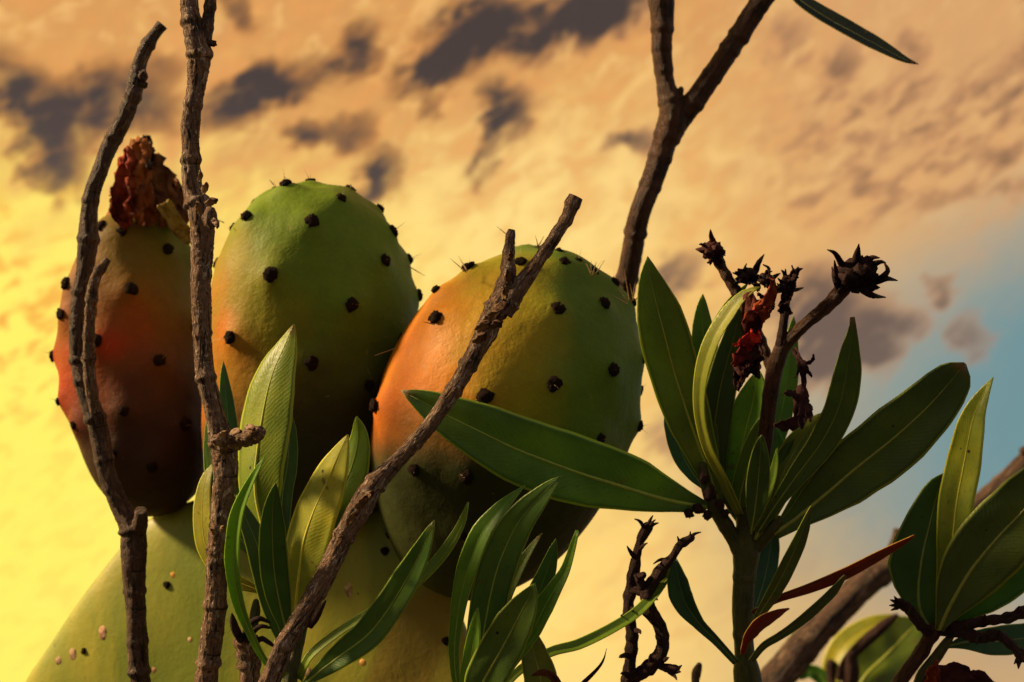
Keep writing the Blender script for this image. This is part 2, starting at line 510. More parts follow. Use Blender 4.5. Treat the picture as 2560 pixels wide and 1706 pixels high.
def spline(pts, n=None, step=None):
    """Catmull-Rom through tuples of equal length; returns n samples evenly spread by arc length (first three = position)"""
    V = [list(map(float, p_)) for p_ in pts]
    V = [[2 * a - b for a, b in zip(V[0], V[1])]] + V + [[2 * a - b for a, b in zip(V[-1], V[-2])]]
    dense = []
    for i in range(1, len(V) - 2):
        for j in range(16):
            dense.append([crom(V[i - 1][c], V[i][c], V[i + 1][c], V[i + 2][c], j / 16) for c in range(len(V[0]))])
    dense.append(V[-2])
    L = [0.0]
    for a, b in zip(dense, dense[1:]):
        L.append(L[-1] + math.dist(a[:3], b[:3]))
    if n is None: n = max(4, int(L[-1] / step) + 1)
    out, j = [], 0
    for i in range(n):
        s = L[-1] * i / (n - 1)
        while j < len(L) - 2 and L[j + 1] < s: j += 1
        f = (s - L[j]) / max(1e-9, L[j + 1] - L[j])
        out.append([a + (b - a) * f for a, b in zip(dense[j], dense[j + 1])])
    return out, L[-1]


def ground_tail(pt, r):
    """carry a stem on from its last measured point down to the ground"""
    p_ = Vector(pt)
    sx = random.uniform(-.03, .03)
    return [(p_.x + sx * .3, p_.y + .01, p_.z * 0.72, r * 1.05), (p_.x + sx * .8, p_.y + .03, p_.z * 0.35, r * 1.15), (p_.x + sx, p_.y + .04, -0.03, r * 1.3)]


def tube(name, pts, mat, parent, ns=24, step=5.0, rough=0.07, nodes=0.0, wob=0.06, seed=0, ground=False, tip='cut', base='open',
         color=None, swell=(), label=None, d=None, nodegap=85, fissure=None):
    """a stem measured as (px, py, depth, half width px), first point = far/upper end"""
    wp = []
    for q_ in pts:
        px, py, dd, r = q_ if len(q_) == 4 else (q_[0], q_[1], d, q_[2])
        v = P(px, py, dd)
        wp.append((v.x, v.y, v.z, r / FPX * dd))
    dref = pts[0][2] if len(pts[0]) == 4 else d
    if fissure is None: fissure = {'bark_weathered': .075, 'bark_smooth': .045, 'bark_red': .03}.get(mat, 0)
    st = step / FPX * dref
    S, L = spline(wp, step=st)
    if ground:
        tail, _ = spline([wp[-2], wp[-1]] + ground_tail(wp[-1][:3], wp[-1][3]), step=st * 4)
        S = S + [x for x in tail if x[2] < wp[-1][2] - st]
    rnd_ = random.Random(seed * 7 + 3)
    rm = sum(x[3] for x in S) / len(S)
    # node rings
    rings, acc_ = [], rnd_.uniform(.3, .8) * nodegap
    Lpx = L / (dref / FPX)
    while nodes > 0 and acc_ < Lpx:
        rings.append((acc_, rnd_.uniform(.5, 1.3) * nodes, rnd_.uniform(0, 6.28), rnd_.uniform(.4, 1.0)))
        acc_ += nodegap * rnd_.uniform(.5, 1.6)
    pos = [Vector(x[:3]) for x in S]
    n = len(pos)
    tang = [(pos[min(i + 1, n - 1)] - pos[max(i - 1, 0)]).normalized() for i in range(n)]
    side = tang[0].orthogonal().normalized()
    verts, uvs, faces = [], [], []
    ln = 0.0
    # caps as extra rings at the first end
    order = []
    if tip == 'cut':
        order += [(0, 0.55, 0.06), (0, 0.88, 0.0)]
    elif tip == 'round':
        order += [(0, 0.35, 0.9), (0, 0.7, 0.65), (0, 0.92, 0.3)]
    elif tip == 'point':
        order += [(0, 0.3, 1.2)]
    order += [(i, 1.0, 0.0) for i in range(n)]
    sides = []
    for i in range(n):
        if i: side = (side - tang[i] * side.dot(tang[i])).normalized()
        sides.append(side.copy())
    run = [0.0]
    for i in range(1, n): run.append(run[-1] + (pos[i] - pos[i - 1]).length)
    so_ = Vector((seed * 3.1, seed * 1.7, seed * .9))
    for (i, sc, ext) in order:
        r = S[i][3]
        c_ = pos[i] - tang[i] * (r * ext)
        bvec = tang[i].cross(sides[i])
        lp = run[i] / (dref / FPX)
        jx = noise.noise(so_ + Vector((run[i] / rm * .22, 0, 0))) * wob * r * 1.6
        jy = noise.noise(so_ + Vector((run[i] / rm * .22, 9, 0))) * wob * r * 1.6
        c_ = c_ + sides[i] * jx + bvec * jy
        sw = 0.0
        for (ls, am, ph, one) in rings:
            dd_ = lp - ls
            if abs(dd_) < 40:
                sw_ = am * math.exp(-(dd_ / 9.0) ** 2) - am * .45 * math.exp(-((dd_ - 13) / 5.0) ** 2)
                sw += sw_
        for a_ in range(ns):
            th = 2 * math.pi * a_ / ns
            ca, sa = math.cos(th), math.sin(th)
            rr = r * sc
            u3 = Vector((ca * 1.3, sa * 1.3, run[i] / rm * .42))
            nn = noise.noise(so_ + u3 * 1.1) + 0.6 * noise.noise(so_ * 2 + Vector((ca * 3.2, sa * 3.2, run[i] / rm * .7))) + .35 * noise.noise(so_ * 3 + Vector((ca * 6, sa * 6, run[i] / rm * 2.6)))
            swd = 0.0
            for (ls, am, ph, one) in rings:
                dd_ = lp - ls
                if abs(dd_) < 30:
                    swd += am * one * math.exp(-(dd_ / 12.0) ** 2) * max(0, math.cos(th - ph)) ** 2
            for (fr, am, wd) in swell:
                sw2 = am * math.exp(-((lp / Lpx - fr) * Lpx / wd) ** 2)
                swd += sw2 * (1 + .8 * noise.noise(so_ + Vector((ca * 2.4, sa * 2.4, run[i] / rm * 1.3))))
            fis = 0.0
            if fissure:
                f1 = abs(noise.noise(so_ * 1.3 + Vector((ca * 3.4, sa * 3.4, run[i] / rm * .30))))
                f2 = abs(noise.noise(so_ * 2.3 + Vector((ca * 6.5, sa * 6.5, run[i] / rm * .75))))
                f3 = noise.noise(so_ * 1.9 + Vector((ca * 2.0, sa * 2.0, run[i] / rm * 3.2)))
                fis = -fissure * (max(0, 1 - f1 * 7) + .7 * max(0, 1 - f2 * 6)) + fissure * .5 * (1 if f3 > .22 else 0)
            rr *= 1 + rough * nn + sw + swd + fis
            verts.append(c_ + (sides[i] * ca + bvec * sa) * rr)
            uvs.append((a_ / ns, run[i] / (6.28 * rm)))
    m_ = len(order)
    for i in range(m_ - 1):
        for a_ in range(ns):
            b_ = (a_ + 1) % ns
            faces.append((i * ns + a_, i * ns + b_, (i + 1) * ns + b_, (i + 1) * ns + a_))
    verts.append(sum(verts[:ns], Vector()) / ns); uvs.append((.5, 0))
    e0 = len(verts) - 1
    for a_ in range(ns): faces.append((e0, (a_ + 1) % ns, a_))
    verts.append(sum(verts[(m_ - 1) * ns:m_ * ns], Vector()) / ns); uvs.append((.5, uvs[(m_ - 1) * ns][1]))
    e1 = len(verts) - 1
    for a_ in range(ns): faces.append((e1, (m_ - 1) * ns + a_, (m_ - 1) * ns + (a_ + 1) % ns))
    return part(name, verts, faces, mat, parent, color, uvs, label=label)


LANCE = [(0, .015), (.025, .19), (.07, .40), (.15, .66), (.27, .90), (.42, 1.0), (.55, 1.0), (.68, .90), (.80, .66), (.90, .36), (.96, .17), (1, .12)]


def prof(tab, t):
    for (a, x), (b, y) in zip(tab, tab[1:]):
        if t <= b:
            f = (t - a) / max(1e-9, b - a)
            return x + (y - x) * f
    return tab[-1][1]


def leaf(parent, pts, wid, dt, db, col, roll=0.0, fold=0.18, curl=0.0, bow=0.0, name="leaf", mat="leaf_blade", rib=True, tab=None, tabr=None,
         wave=0.03, crump=0.0, nu=34, nv=6, seed=None, label=None, ribr=2.6, thick=0.00032, jag=0.0):
    """pts: spine in pixels from tip to base; wid: half width px; dt/db depth of tip and base; roll: degrees, + turns the face to the left"""
    seed = random.random() * 50 if seed is None else seed
    if mat == 'leaf_blade' and max(col) < .16 and col[1] >= col[0]: col = (col[0] * 1.85, col[1] * 2.2, col[2] * 2.0)
    if mat == 'leaf_blade': wid *= 1.15; ribr *= 1.35
    nP = len(pts)
    cum = [0.0]
    for a, b in zip(pts, pts[1:]): cum.append(cum[-1] + math.hypot(a[0] - b[0], a[1] - b[1]))
    wp = []
    for (px, py), s in zip(pts, cum):
        t = s / cum[-1]
        d_ = dt + (db - dt) * t + bow * math.sin(math.pi * t)
        v = P(px, py, d_)
        wp.append((v.x, v.y, v.z))
    S, L = spline(wp, n=nu)
    pos = [Vector(x) for x in S]
    tabl = tab or LANCE
    tabr_ = tabr or tabl
    dm = (dt + db) / 2
    verts, uvs = [], []
    nrm, lats = [], []
    tg = (pos[nu // 2 + 2] - pos[nu // 2 - 2]).normalized()
    l0 = tg.cross((pos[nu // 2] - CAM).normalized())
    flip = 1.0 if (l0.dot(RGT) > 0 if abs(l0.dot(RGT)) > .25 else l0.dot(UPV) < 0) else -1.0
    for i in range(nu):
        tg = (pos[min(i + 1, nu - 1)] - pos[max(i - 1, 0)]).normalized()
        view = (pos[i] - CAM).normalized()
        lat = tg.cross(view).normalized()      # across the leaf, in the plane of sight
        lat = lat * flip
        ra = R(roll[0] + (roll[1] - roll[0]) * i / (nu - 1)) if isinstance(roll, tuple) else R(roll)
        vv = tg.cross(lat)
        if vv.dot(view) < 0: vv = -vv
        l2 = lat * math.cos(ra) - vv * math.sin(ra)
        n2 = (-vv * math.cos(ra) - lat * math.sin(ra)).normalized()
        lats.append(l2); nrm.append(n2)
    rows = []
    for i in range(nu):
        t = i / (nu - 1)
        ra = R(roll[0] + (roll[1] - roll[0]) * t) if isinstance(roll, tuple) else R(roll)
        px2m = 1 / FPX * (dt + (db - dt) * t) / max(0.35, math.cos(ra))
        row = []
        for j in range(-nv, nv + 1):
            s = j / nv
            tb = tabl if s < 0 else tabr_
            wv = wid * prof(tb, t) * px2m
            e = 1 + wave * noise.noise(Vector((t * 9, 3.0 if s < 0 else 8.0, seed))) * abs(s)
            if jag: e += jag * noise.noise(Vector((t * 26, 3.0 if s < 0 else 8.0, seed))) * abs(s)
            off = fold * abs(s) * wv + curl * s * s * wv + 0.10 * wv * noise.noise(Vector((t * 5, s * 1.5, seed + 4)))
            p_ = pos[i] + lats[i] * (s * wv * e) + nrm[i] * off
            if crump:
                p_ = p_ + Vector((noise.noise(Vector((t * 7, s * 2.2, seed))), noise.noise(Vector((t * 7, s * 2.2, seed + 7))), noise.noise(Vector((t * 7, s * 2.2, seed + 13))))) * (crump * px2m)
                p_ = p_ + nrm[i] * (crump * .5 * px2m * noise.noise(Vector((t * 17, s * 5, seed + 20))))
            row.append(p_)
        rows.append(row)
    m_ = 2 * nv + 1
    idx = lambda sd, i, j: sd * nu * m_ + i * m_ + j
    for sd_ in (0, 1):
        for i in range(nu):
            for j in range(m_):
                s = (j - nv) / nv
                th = thick * (0.45 + 0.55 * (1 - abs(s)))
                verts.append(rows[i][j] + nrm[i] * (th if sd_ == 0 else -th))
                uvs.append(((s + 1) / 2, 1 - i / (nu - 1)))
    faces = []
    for i in range(nu - 1):
        for j in range(m_ - 1):
            faces.append((idx(0, i, j), idx(0, i, j + 1), idx(0, i + 1, j + 1), idx(0, i + 1, j)))
            faces.append((idx(1, i, j), idx(1, i + 1, j), idx(1, i + 1, j + 1), idx(1, i, j + 1)))
        faces.append((idx(0, i, 0), idx(0, i + 1, 0), idx(1, i + 1, 0), idx(1, i, 0)))
        faces.append((idx(0, i, m_ - 1), idx(1, i, m_ - 1), idx(1, i + 1, m_ - 1), idx(0, i + 1, m_ - 1)))
    for j in range(m_ - 1):
        faces.append((idx(0, 0, j), idx(1, 0, j), idx(1, 0, j + 1), idx(0, 0, j + 1)))
        faces.append((idx(0, nu - 1, j), idx(0, nu - 1, j + 1), idx(1, nu - 1, j + 1), idx(1, nu - 1, j)))
    o = part(name, verts, faces, mat, parent, col, uvs, label=label)
    if rib:
        rv, rf = [], []
        ks = 8
        i0 = 1
        for i in range(i0, nu):
            t = i / (nu - 1)
            rr = (0.5 + (ribr - 0.5) * min(1, t * 1.15) ** 0.8) / FPX * dm
            for a in range(ks):
                th = 2 * math.pi * a / ks
                rv.append(rows[i][nv] + lats[i] * (math.cos(th) * rr) + nrm[i] * (math.sin(th) * (rr * .55 + thick)))
        nr = nu - i0
        for i in range(nr - 1):
            for a in range(ks):
                b = (a + 1) % ks
                rf.append((i * ks + a, i * ks + b, (i + 1) * ks + b, (i + 1) * ks + a))
        rf.append(tuple(range(ks))[::-1]); rf.append(tuple(range((nr - 1) * ks, nr * ks)))
        part("midrib", rv, rf, "leaf_midrib", o, col)
    return o


def ico(sub):
    bm = bmesh.new()
    bmesh.ops.create_icosphere(bm, subdivisions=sub, radius=1)
    v = [x.co.copy() for x in bm.verts]
    f = [tuple(y.index for y in x.verts) for x in bm.faces]
    bm.free()
    return v, f


ICO2, ICO3 = ico(2), ico(3)


def lump(name, c, rx, mat, parent, stretch=(1, 1, 1), amp=.25, freq=1.6, color=None, d=None, sub=3, label=None):
    """knotty lump: c = (px, py, depth), rx = half width px"""
    r = rx / FPX * c[2]
    c0 = P(*c)
    sv = random.random() * 40
    V, F = ICO3 if sub == 3 else ICO2
    verts = []
    for v in V:
        k_ = 1 + amp * noise.noise(v * freq + Vector((sv, 0, 0))) + amp * .6 * noise.noise(v * freq * 2.4 + Vector((0, sv, 0)))
        q_ = RGT * (v.x * stretch[0]) + UPV * (v.y * stretch[1]) + FWD * (v.z * stretch[2])
        verts.append(c0 + q_ * (r * k_))
    return part(name, verts, list(F), mat, parent, color, [(v.x * .5 + .5, v.y * .5) for v in V], label=label)


def cone_strip(name, pts, parent, mat, color=None, ns=6, step=4, label=None):
    """small curved tapering tube: pts (px,py,depth,half px), tip first"""
    return tube(name, pts, mat, parent, ns=ns, step=step, rough=.10, wob=.1, seed=random.randint(1, 99), tip='point', color=color, label=label)


# ------------------------------------------------------------------ ground
gv, gf, n_ = [], [], 48
for i in range(n_ + 1):
    for j in range(n_ + 1):
        f = lambda a: math.copysign(abs(a) ** 5 * 2500, a)
        x, y = f(i / n_ * 2 - 1), f(j / n_ * 2 - 1)
        gv.append(Vector((x, y, 0.012 * noise.noise(Vector((x * 2, y * 2, 0))) if abs(x) + abs(y) < 30 else 0)))
for i in range(n_):
    for j in range(n_):
        a = i * (n_ + 1) + j
        gf.append((a, a + n_ + 1, a + n_ + 2, a + 1))
g = part("ground", gv, gf, "dry_earth", None, origin=(0, 0, 0))
g["kind"] = "structure"
g["label"] = "dry dark earth below the plants"

# ------------------------------------------------------------------ prickly pear
cactus = root("prickly_pear", (P(690, 1706, .49).x, P(690, 1706, .49).y, 0), "prickly pear cactus with three ripening spiny fruits on one pad", "cactus")

PADD = lambda x: 0.494 - 0.030 * (x - 640) / 600.0


def pad_mesh(out, cx, cy, depth, thick, nr=18):
    """out: outline in px round (cx, cy)"""
    S, L = spline([(a, b, 0) for a, b in out], n=110)
    S = S[:-1]
    n = len(S)
    V, F = [], []
    for sgn in (-1, 1):
        for i in range(nr + 1):
            f = math.sin(i / nr * math.pi / 2)
            for x, y, _ in S:
                px, py = cx + (x - cx) * f, cy + (y - cy) * f
                dd = depth(px)
                z = thick * math.sqrt(max(0, 1 - f ** 3.0)) * (1 + .10 * noise.noise(Vector((px * .006, py * .006, sgn))))
                V.append(P(px, py, dd + sgn * z))
    for s_i in (0, 1):
        o_ = s_i * (nr + 1) * n
        for i in range(nr):
            for j in range(n):
                k2 = (j + 1) % n
                q4 = (o_ + i * n + j, o_ + i * n + k2, o_ + (i + 1) * n + k2, o_ + (i + 1) * n + j)
                F.append(q4 if s_i else q4[::-1])
    return V, F


def pad_material():
    k, p, o = newmat("pad_skin")
    t_ = k.n('ShaderNodeTexCoord').outputs['Object']
    big = k.noise(t_, 14, 4, 0.55)
    stre = k.noise(k.mapping(t_, rot=(0, R(-22), 0), scale=(1.7, 1, .6)), 20, 4, 0.55, 0.8)
    fin = k.noise(t_, 420, 4, 0.6)
    sx = k.n('ShaderNodeSeparateXYZ'); k.put(sx.inputs[0], t_)
    c = k.mix(k.ss(stre, 0.34, 0.68), (.20, .25, .028, 1), (.40, .37, .04, 1))
    # orange-brown patch low on the near side
    dp = k.vm('LENGTH', k.mapping(t_, PATCH, (0, R(25), 0), (.013, .10, .036), 'TEXTURE'))
    dp = k.m('ADD', dp, k.m('MULTIPLY', k.m('SUBTRACT', big, .5), 1.0))
    c = k.mix(k.ss(dp, 1.0, 0.75, 0, .55), c, (.30, .16, .030, 1))
    c = k.mix(k.ss(sx.outputs[0], PATCH[0] - .03, PATCH[0] + .03, 0, .75), c, (.085, .135, .022, 1)) if False else c
    c = k.mix(k.ss(big, 0.55, 0.72, 0, .4), c, (.30, .19, .035, 1))
    c = k.mix(k.ss(fin, .60, .74, 0, .30), c, (.09, .09, .02, 1))
    k.put(p.inputs['Base Color'], c)
    p.inputs['Roughness'].default_value = 0.48
    p.inputs['Specular IOR Level'].default_value = 0.3
    sct = k.noise(t_, 130, 5, 0.65, 0.8)
    c2 = k.mix(k.ss(sct, 0.64, 0.70, 0, .6), c, (.30, .22, .10, 1))
    c2 = k.mix(k.ss(sct, 0.36, 0.30, 0, .4), c2, (.07, .075, .018, 1))
    k.put(p.inputs['Base Color'], c2)
    bump(k, p, k.m('ADD', k.m('MULTIPLY', stre, 1.2), k.m('ADD', k.m('MULTIPLY', fin, 0.4), k.m('MULTIPLY', sct, 0.5))), 0.35, 0.001)


pad_out = [(690, 1232), (560, 1236), (450, 1262), (372, 1298), (300, 1372), (200, 1500), (120, 1620), (60, 1712), (20, 1850), (10, 2050), (70, 2350), (250, 2650), (500, 2820),
           (690, 2850), (900, 2800), (1120, 2600), (1280, 2300), (1330, 2050), (1300, 1850), (1235, 1710), (1182, 1610), (1152, 1530), (1128, 1450), (1080, 1360), (970, 1268), (830, 1240), (690, 1232)]
PATCH = tuple(P(1010, 1690, .468) - P(680, 2060, .494))
pad_material()
pv, pf = pad_mesh(pad_out, 680, 2060, PADD, .0125)
pad = part("cactus_pad", pv, pf, "pad_skin", cactus, origin=P(680, 2060, .494))
bvh_pad = BVHTree.FromPolygons(pv, pf)
low = [(a, b) for a, b in pad_out]
low = [(620 + (a - 680) * .95, 4100 + (b - 2060) * 1.1) for a, b in low]
pv2, pf2 = pad_mesh(low, 620, 4050, lambda x: .50, .016, 10)
part("cactus_pad", pv2, pf2, "pad_skin", cactus)
foot = P(620, 4900, .50)
low3 = [Vector((foot.x + a * .07, foot.y, 0)) for a in (0,)]
part("trunk", *(lambda r1, r2, h: ([Vector((foot.x + math.cos(a / 16 * 6.283) * (r1 + (r2 - r1) * t), foot.y + .7 * math.sin(a / 16 * 6.283) * (r1 + (r2 - r1) * t), -.02 + (h + .02) * t))
      for t in [x / 10 for x in range(11)] for a in range(16)],
     [(i * 16 + a, i * 16 + (a + 1) % 16, (i + 1) * 16 + (a + 1) % 16, (i + 1) * 16 + a) for i in range(10) for a in range(16)]))(.06, .05, max(.12, foot.z + .06)), "pad_skin", cactus)

# one felted areole, four variants of the same cushion
ARE = []
for vi in range(5):
    rr_ = random.Random(vi)
    me = bpy.data.meshes.new("areole")
    V, F = ICO3
    vv = []
    for v in V:
        k_ = 1 + .30 * noise.noise(v * 1.6 + Vector((vi * 5.3, 0, 0))) + .20 * noise.noise(v * 3.6 + Vector((0, vi * 3, 0))) + .20 * noise.noise(v * 7.0 + Vector((0, vi * 3, 0)))
        z = v.z * .62 * k_
        vv.append((v.x * k_, v.y * k_ * (.9 + .2 * rr_.random()), max(z, -.25) + .12))
    me.from_pydata(vv, [], F)
    me.polygons.foreach_set("use_smooth", [True] * len(F))
    me.materials.append(MAT["areole_felt"])
    ARE.append(me)


def place_on(bvh, px, py, dguess):
    dr = (P(px, py, 1.0) - CAM).normalized()
    hit = bvh.ray_cast(CAM, dr)
    if hit[0] is not None and hit[1].dot(dr) < 0.15:
        return hit[0], (hit[1] if hit[1].dot(dr) < 0 else -hit[1])
    loc, nor, _, _ = bvh.find_nearest(P(px, py, dguess))
    return loc, nor


def areole(parent, loc, nor, rpx, d):
    o = bpy.data.objects.new("areole", random.choice(ARE))
    link(o, parent)
    o.location = loc - WPOS[parent.name]
    q_ = nor.to_track_quat('Z', 'Y')
    o.rotation_mode = 'QUATERNION'
    o.rotation_quaternion = q_ @ Matrix.Rotation(random.uniform(0, 6.28), 3, 'Z').to_quaternion()
    s = rpx * .86 / FPX * d
    o.scale = (s * random.uniform(.9, 1.1), s * random.uniform(.9, 1.1), s * random.uniform(.85, 1.2))
    return o


def spine(parent, a, b, d0, d1, r=1.6):
    return tube("spine", [(b[0], b[1], d1, .35), ((a[0] + b[0]) / 2, (a[1] + b[1]) / 2, (d0 + d1) / 2, r * .75), (a[0], a[1], d0, r)], "spine_horn", parent, ns=5, step=9, rough=0, wob=0, tip='none')


def fruit(axis, pr, areoles, mat, spines=(), label=None, hump=15.0, sig=28.0):
    n, ns = 72, 72
    A = []
    for px, py, d in axis:
        v = P(px, py, d); A.append((v.x, v.y, v.z, d))
    ax, L = spline(A, n=60)
    PR, _ = spline([(t, r / 700, 0) for t, r in pr], n=n)
    V = []

    def at(t):
        f = min(max(t, 0), 1) * 59
        i = min(int(f), 58); f -= i
        a, b = Vector(ax[i][:3]), Vector(ax[i + 1][:3])
        tg = (b - a).normalized()
        return a + (b - a) * f, tg, ax[i][3]
    sd_ = random.random() * 30
    for i in range(n):
        t, r, _ = PR[i]
        r = max(0, r * 700)
        c, tg, d = at(t)
        c = c + tg * (min(t, 0) + max(t - 1, 0)) * L
        s1 = tg.cross(FWD).normalized(); s2 = tg.cross(s1).normalized()
        for a in range(ns):
            th = 2 * math.pi * a / ns
            rr = r / FPX * d * (1 + .022 * noise.noise(Vector((math.cos(th) * 1.2, math.sin(th) * 1.2, t * 2.2 + sd_))))
            V.append(c + (s1 * math.cos(th) + s2 * math.sin(th)) * rr)
    F = []
    for i in range(n - 1):
        for a in range(ns):
            b = (a + 1) % ns
            F.append((i * ns + a, i * ns + b, (i + 1) * ns + b, (i + 1) * ns + a))
    F.append(tuple(range(ns))[::-1]); F.append(tuple(range((n - 1) * ns, n * ns)))
    bm = bmesh.new()
    bv = [bm.verts.new(v) for v in V]
    for f in F: bm.faces.new([bv[i] for i in f])
    bmesh.ops.recalc_face_normals(bm, faces=bm.faces)
    bm.normal_update()
    V = [v.co.copy() for v in bm.verts]; NR = [v.normal.copy() for v in bm.verts]
    F = [tuple(v.index for v in f.verts) for f in bm.faces]
    bm.free()
    bv_ = BVHTree.FromPolygons(V, F)
    dm = sum(a[2] for a in axis) / len(axis)
    ars = []
    cen = sum(V, Vector()) / len(V)
    for it in areoles:
        loc, nor = place_on(bv_, it[0], it[1], dm)
        if nor.dot(loc - cen) < 0: nor = -nor
        ars.append((loc, nor, it[2] if len(it) > 2 else 17))
    s2_ = (sig / FPX * dm) ** 2 * 2
    hh = hump / FPX * dm
    V2 = []
    for v, nn in zip(V, NR):
        h_ = sum(math.exp(-(v - l).length_squared / s2_) for l, _, _ in ars if (v - l).length_squared < s2_ * 6)
        V2.append(v + nn * hh * min(1.2, h_))
    o = part("fruit", V2, F, mat, cactus, origin=cen, label=label)
    for l, nn, r in ars:
        areole(o, l + nn * hh * .85, nn, r, dm)
        for _ in range(random.choice((0, 1, 1, 2))):
            dr = (nn + Vector((random.uniform(-.7, .7), random.uniform(-.7, .7), random.uniform(-.5, .9)))).normalized()
            a_, ln_, sr = l + nn * hh * .85, random.uniform(22, 48) / FPX * dm, 1.1 / FPX * dm
            u_ = dr.orthogonal().normalized(); v_ = dr.cross(u_)
            ring = [a_ + (u_ * math.cos(q_) + v_ * math.sin(q_)) * sr for q_ in (0, 2.09, 4.19)]
            part("spine", ring + [a_ + dr * ln_], [(0, 1, 3), (1, 2, 3), (2, 0, 3), (2, 1, 0)], "spine_horn", o)
    for s in spines:
        spine(o, *s)
    return o, cen, bv_


# --- the three fruits: axis from the foot to the crown, half widths along it
f1_red = []
F1AX = [(405, 1285, .497), (366, 1080, .503), (322, 860, .509), (352, 556, .516)]
cen1 = P(340, 930, .506)
G_ = (.105, .145, .018, 1); OL = (.25, .185, .02, 1); ORG = (.50, .155, .018, 1); RED = (.58, .055, .012, 1)
rs1 = [(P(335, 790, .478) - cen1, .011, .8), (P(250, 880, .478) - cen1, .010, .9), (P(300, 830, .475) - cen1, .02, .45)]
fruit_mat("fruit_skin_brown", (.13, .15, .012, 1), (.18, .115, .010, 1), (.235, .078, .008, 1), (.46, .04, .008, 1), (-.60, 0, -.55), (-.72, .15), rs1, foot_=(.45, 0, -.8), foot_t=(-.2, .75), foot_shade_c=(.05, .024, .010, 1))
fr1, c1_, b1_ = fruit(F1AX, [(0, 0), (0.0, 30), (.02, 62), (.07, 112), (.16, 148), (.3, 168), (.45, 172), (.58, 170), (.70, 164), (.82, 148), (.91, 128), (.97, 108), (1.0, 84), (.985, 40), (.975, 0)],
      [(309, 587, 15), (411, 628), (329, 727), (394, 905), (245, 854, 18), (313, 1028, 15), (288, 1132, 14), (455, 1061), (263, 573), (178, 716), (165, 789), (143, 889), (161, 1001, 12), (196, 1061, 12),
       (475, 814, 18), (470, 640, 15), (380, 1165, 14)], "fruit_skin_brown", label="brownish red fruit crowned by its dried flower")

cen2 = P(760, 880, .475)
fruit_mat("fruit_skin_green", (.14, .215, .012, 1), (.25, .205, .012, 1), (.42, .16, .010, 1), (.60, .11, .012, 1), (-.85, -.15, -.42), (.25, .95), [(P(590, 790, .452) - cen2, .011, .7)], foot_=(.35, 0, -.9), foot_t=(-.15, .8), foot_shade_c=(.04, .038, .010, 1))
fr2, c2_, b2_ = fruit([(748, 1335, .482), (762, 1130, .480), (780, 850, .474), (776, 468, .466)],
      [(0, 0), (0, 60), (.02, 112), (.07, 178), (.16, 232), (.28, 256), (.42, 262), (.55, 262), (.68, 253), (.79, 230), (.875, 198), (.935, 160), (.975, 114), (1.0, 60), (.998, 0)],
      [(631, 492, 15), (684, 468, 15), (717, 474, 16), (776, 459, 14), (872, 478, 16), (849, 506, 15), (945, 526, 15), (972, 584, 17), (1012, 651, 15), (953, 655, 18), (1041, 741, 17), (874, 763, 19),
       (780, 561, 18), (626, 549, 17), (562, 557, 15), (682, 688, 20), (586, 843, 19), (780, 906, 18), (996, 849, 18), (534, 657, 16), (915, 960, 16), (690, 1010, 16)], "fruit_skin_green",
      [((1003, 866), (938, 889), .44, .435), ((1018, 664), (1062, 690), .46, .455), ((717, 468), (713, 440), .46, .46), ((876, 474), (878, 458), .46, .46), ((560, 557), (540, 548), .46, .455), ((684, 462), (672, 448), .46, .46)],
      label="middle fruit, green with an orange flush on one side")

cen3 = P(1270, 1010, .44)
fruit_mat("fruit_skin_orange", (.11, .18, .016, 1), (.32, .26, .014, 1), (.52, .18, .008, 1), (.55, .11, .006, 1), (-.85, -.22, -.12), (.10, .76), [(P(1098, 820, .415) - cen3, .004, .8), (P(951, 1035, .43) - cen3, .005, .8), (P(1190, 1010, .405) - cen3, .016, .5)], .0, foot_=(-.15, 0, -.95), foot_t=(.10, .75), foot_shade_c=(.035, .042, .010, 1))
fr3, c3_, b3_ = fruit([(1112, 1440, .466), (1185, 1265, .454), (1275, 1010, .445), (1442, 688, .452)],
      [(0, 0), (0, 55), (.02, 100), (.06, 145), (.12, 185), (.22, 243), (.35, 290), (.48, 315), (.58, 320), (.70, 305), (.80, 272), (.88, 232), (.935, 196), (.975, 160), (1.0, 126), (.995, 80), (.985, 0)],
      [(1179, 681, 18), (1099, 735, 14), (1099, 801, 20), (951, 1017, 18), (1302, 667, 16), (1392, 778, 18), (1503, 765, 17), (1380, 961, 19), (1215, 993, 21), (1523, 927, 18), (1596, 898, 15), (1617, 837, 15),
       (1613, 976, 15), (1586, 1063, 15), (1491, 1094, 15), (1346, 622, 15), (1406, 668, 17), (1440, 665, 14), (1394, 643, 14), (1477, 690, 16), (1525, 714, 15), (1569, 762, 14), (1590, 757, 13),
       (1045, 1172, 17), (1171, 1188, 19), (1290, 626, 13), (1160, 1330, 16), (1330, 1260, 16), (1470, 1180, 15)], "fruit_skin_orange",
      [((1166, 682), (1125, 646), .425, .415), ((1168, 678), (1145, 639), .425, .43), ((1086, 812), (1056, 804), .405, .398), ((1283, 600), (1240, 565), .43, .43), ((1346, 618), (1338, 588), .42, .42), ((1346, 616), (1360, 590), .42, .42),
       ((1480, 690), (1466, 660), .42, .42), ((1482, 688), (1490, 655), .42, .415), ((1486, 690), (1512, 650), .42, .42), ((1478, 688), (1478, 652), .42, .42),
       ((1570, 755), (1545, 722), .415, .41), ((1574, 752), (1560, 672), .415, .40), ((1580, 752), (1588, 706), .415, .40), ((1588, 752), (1612, 716), .41, .40), ((1568, 760), (1530, 738), .41, .40), ((1584, 750), (1575, 710), .41, .40)],
      label="largest fruit, orange on one side and green on the other")

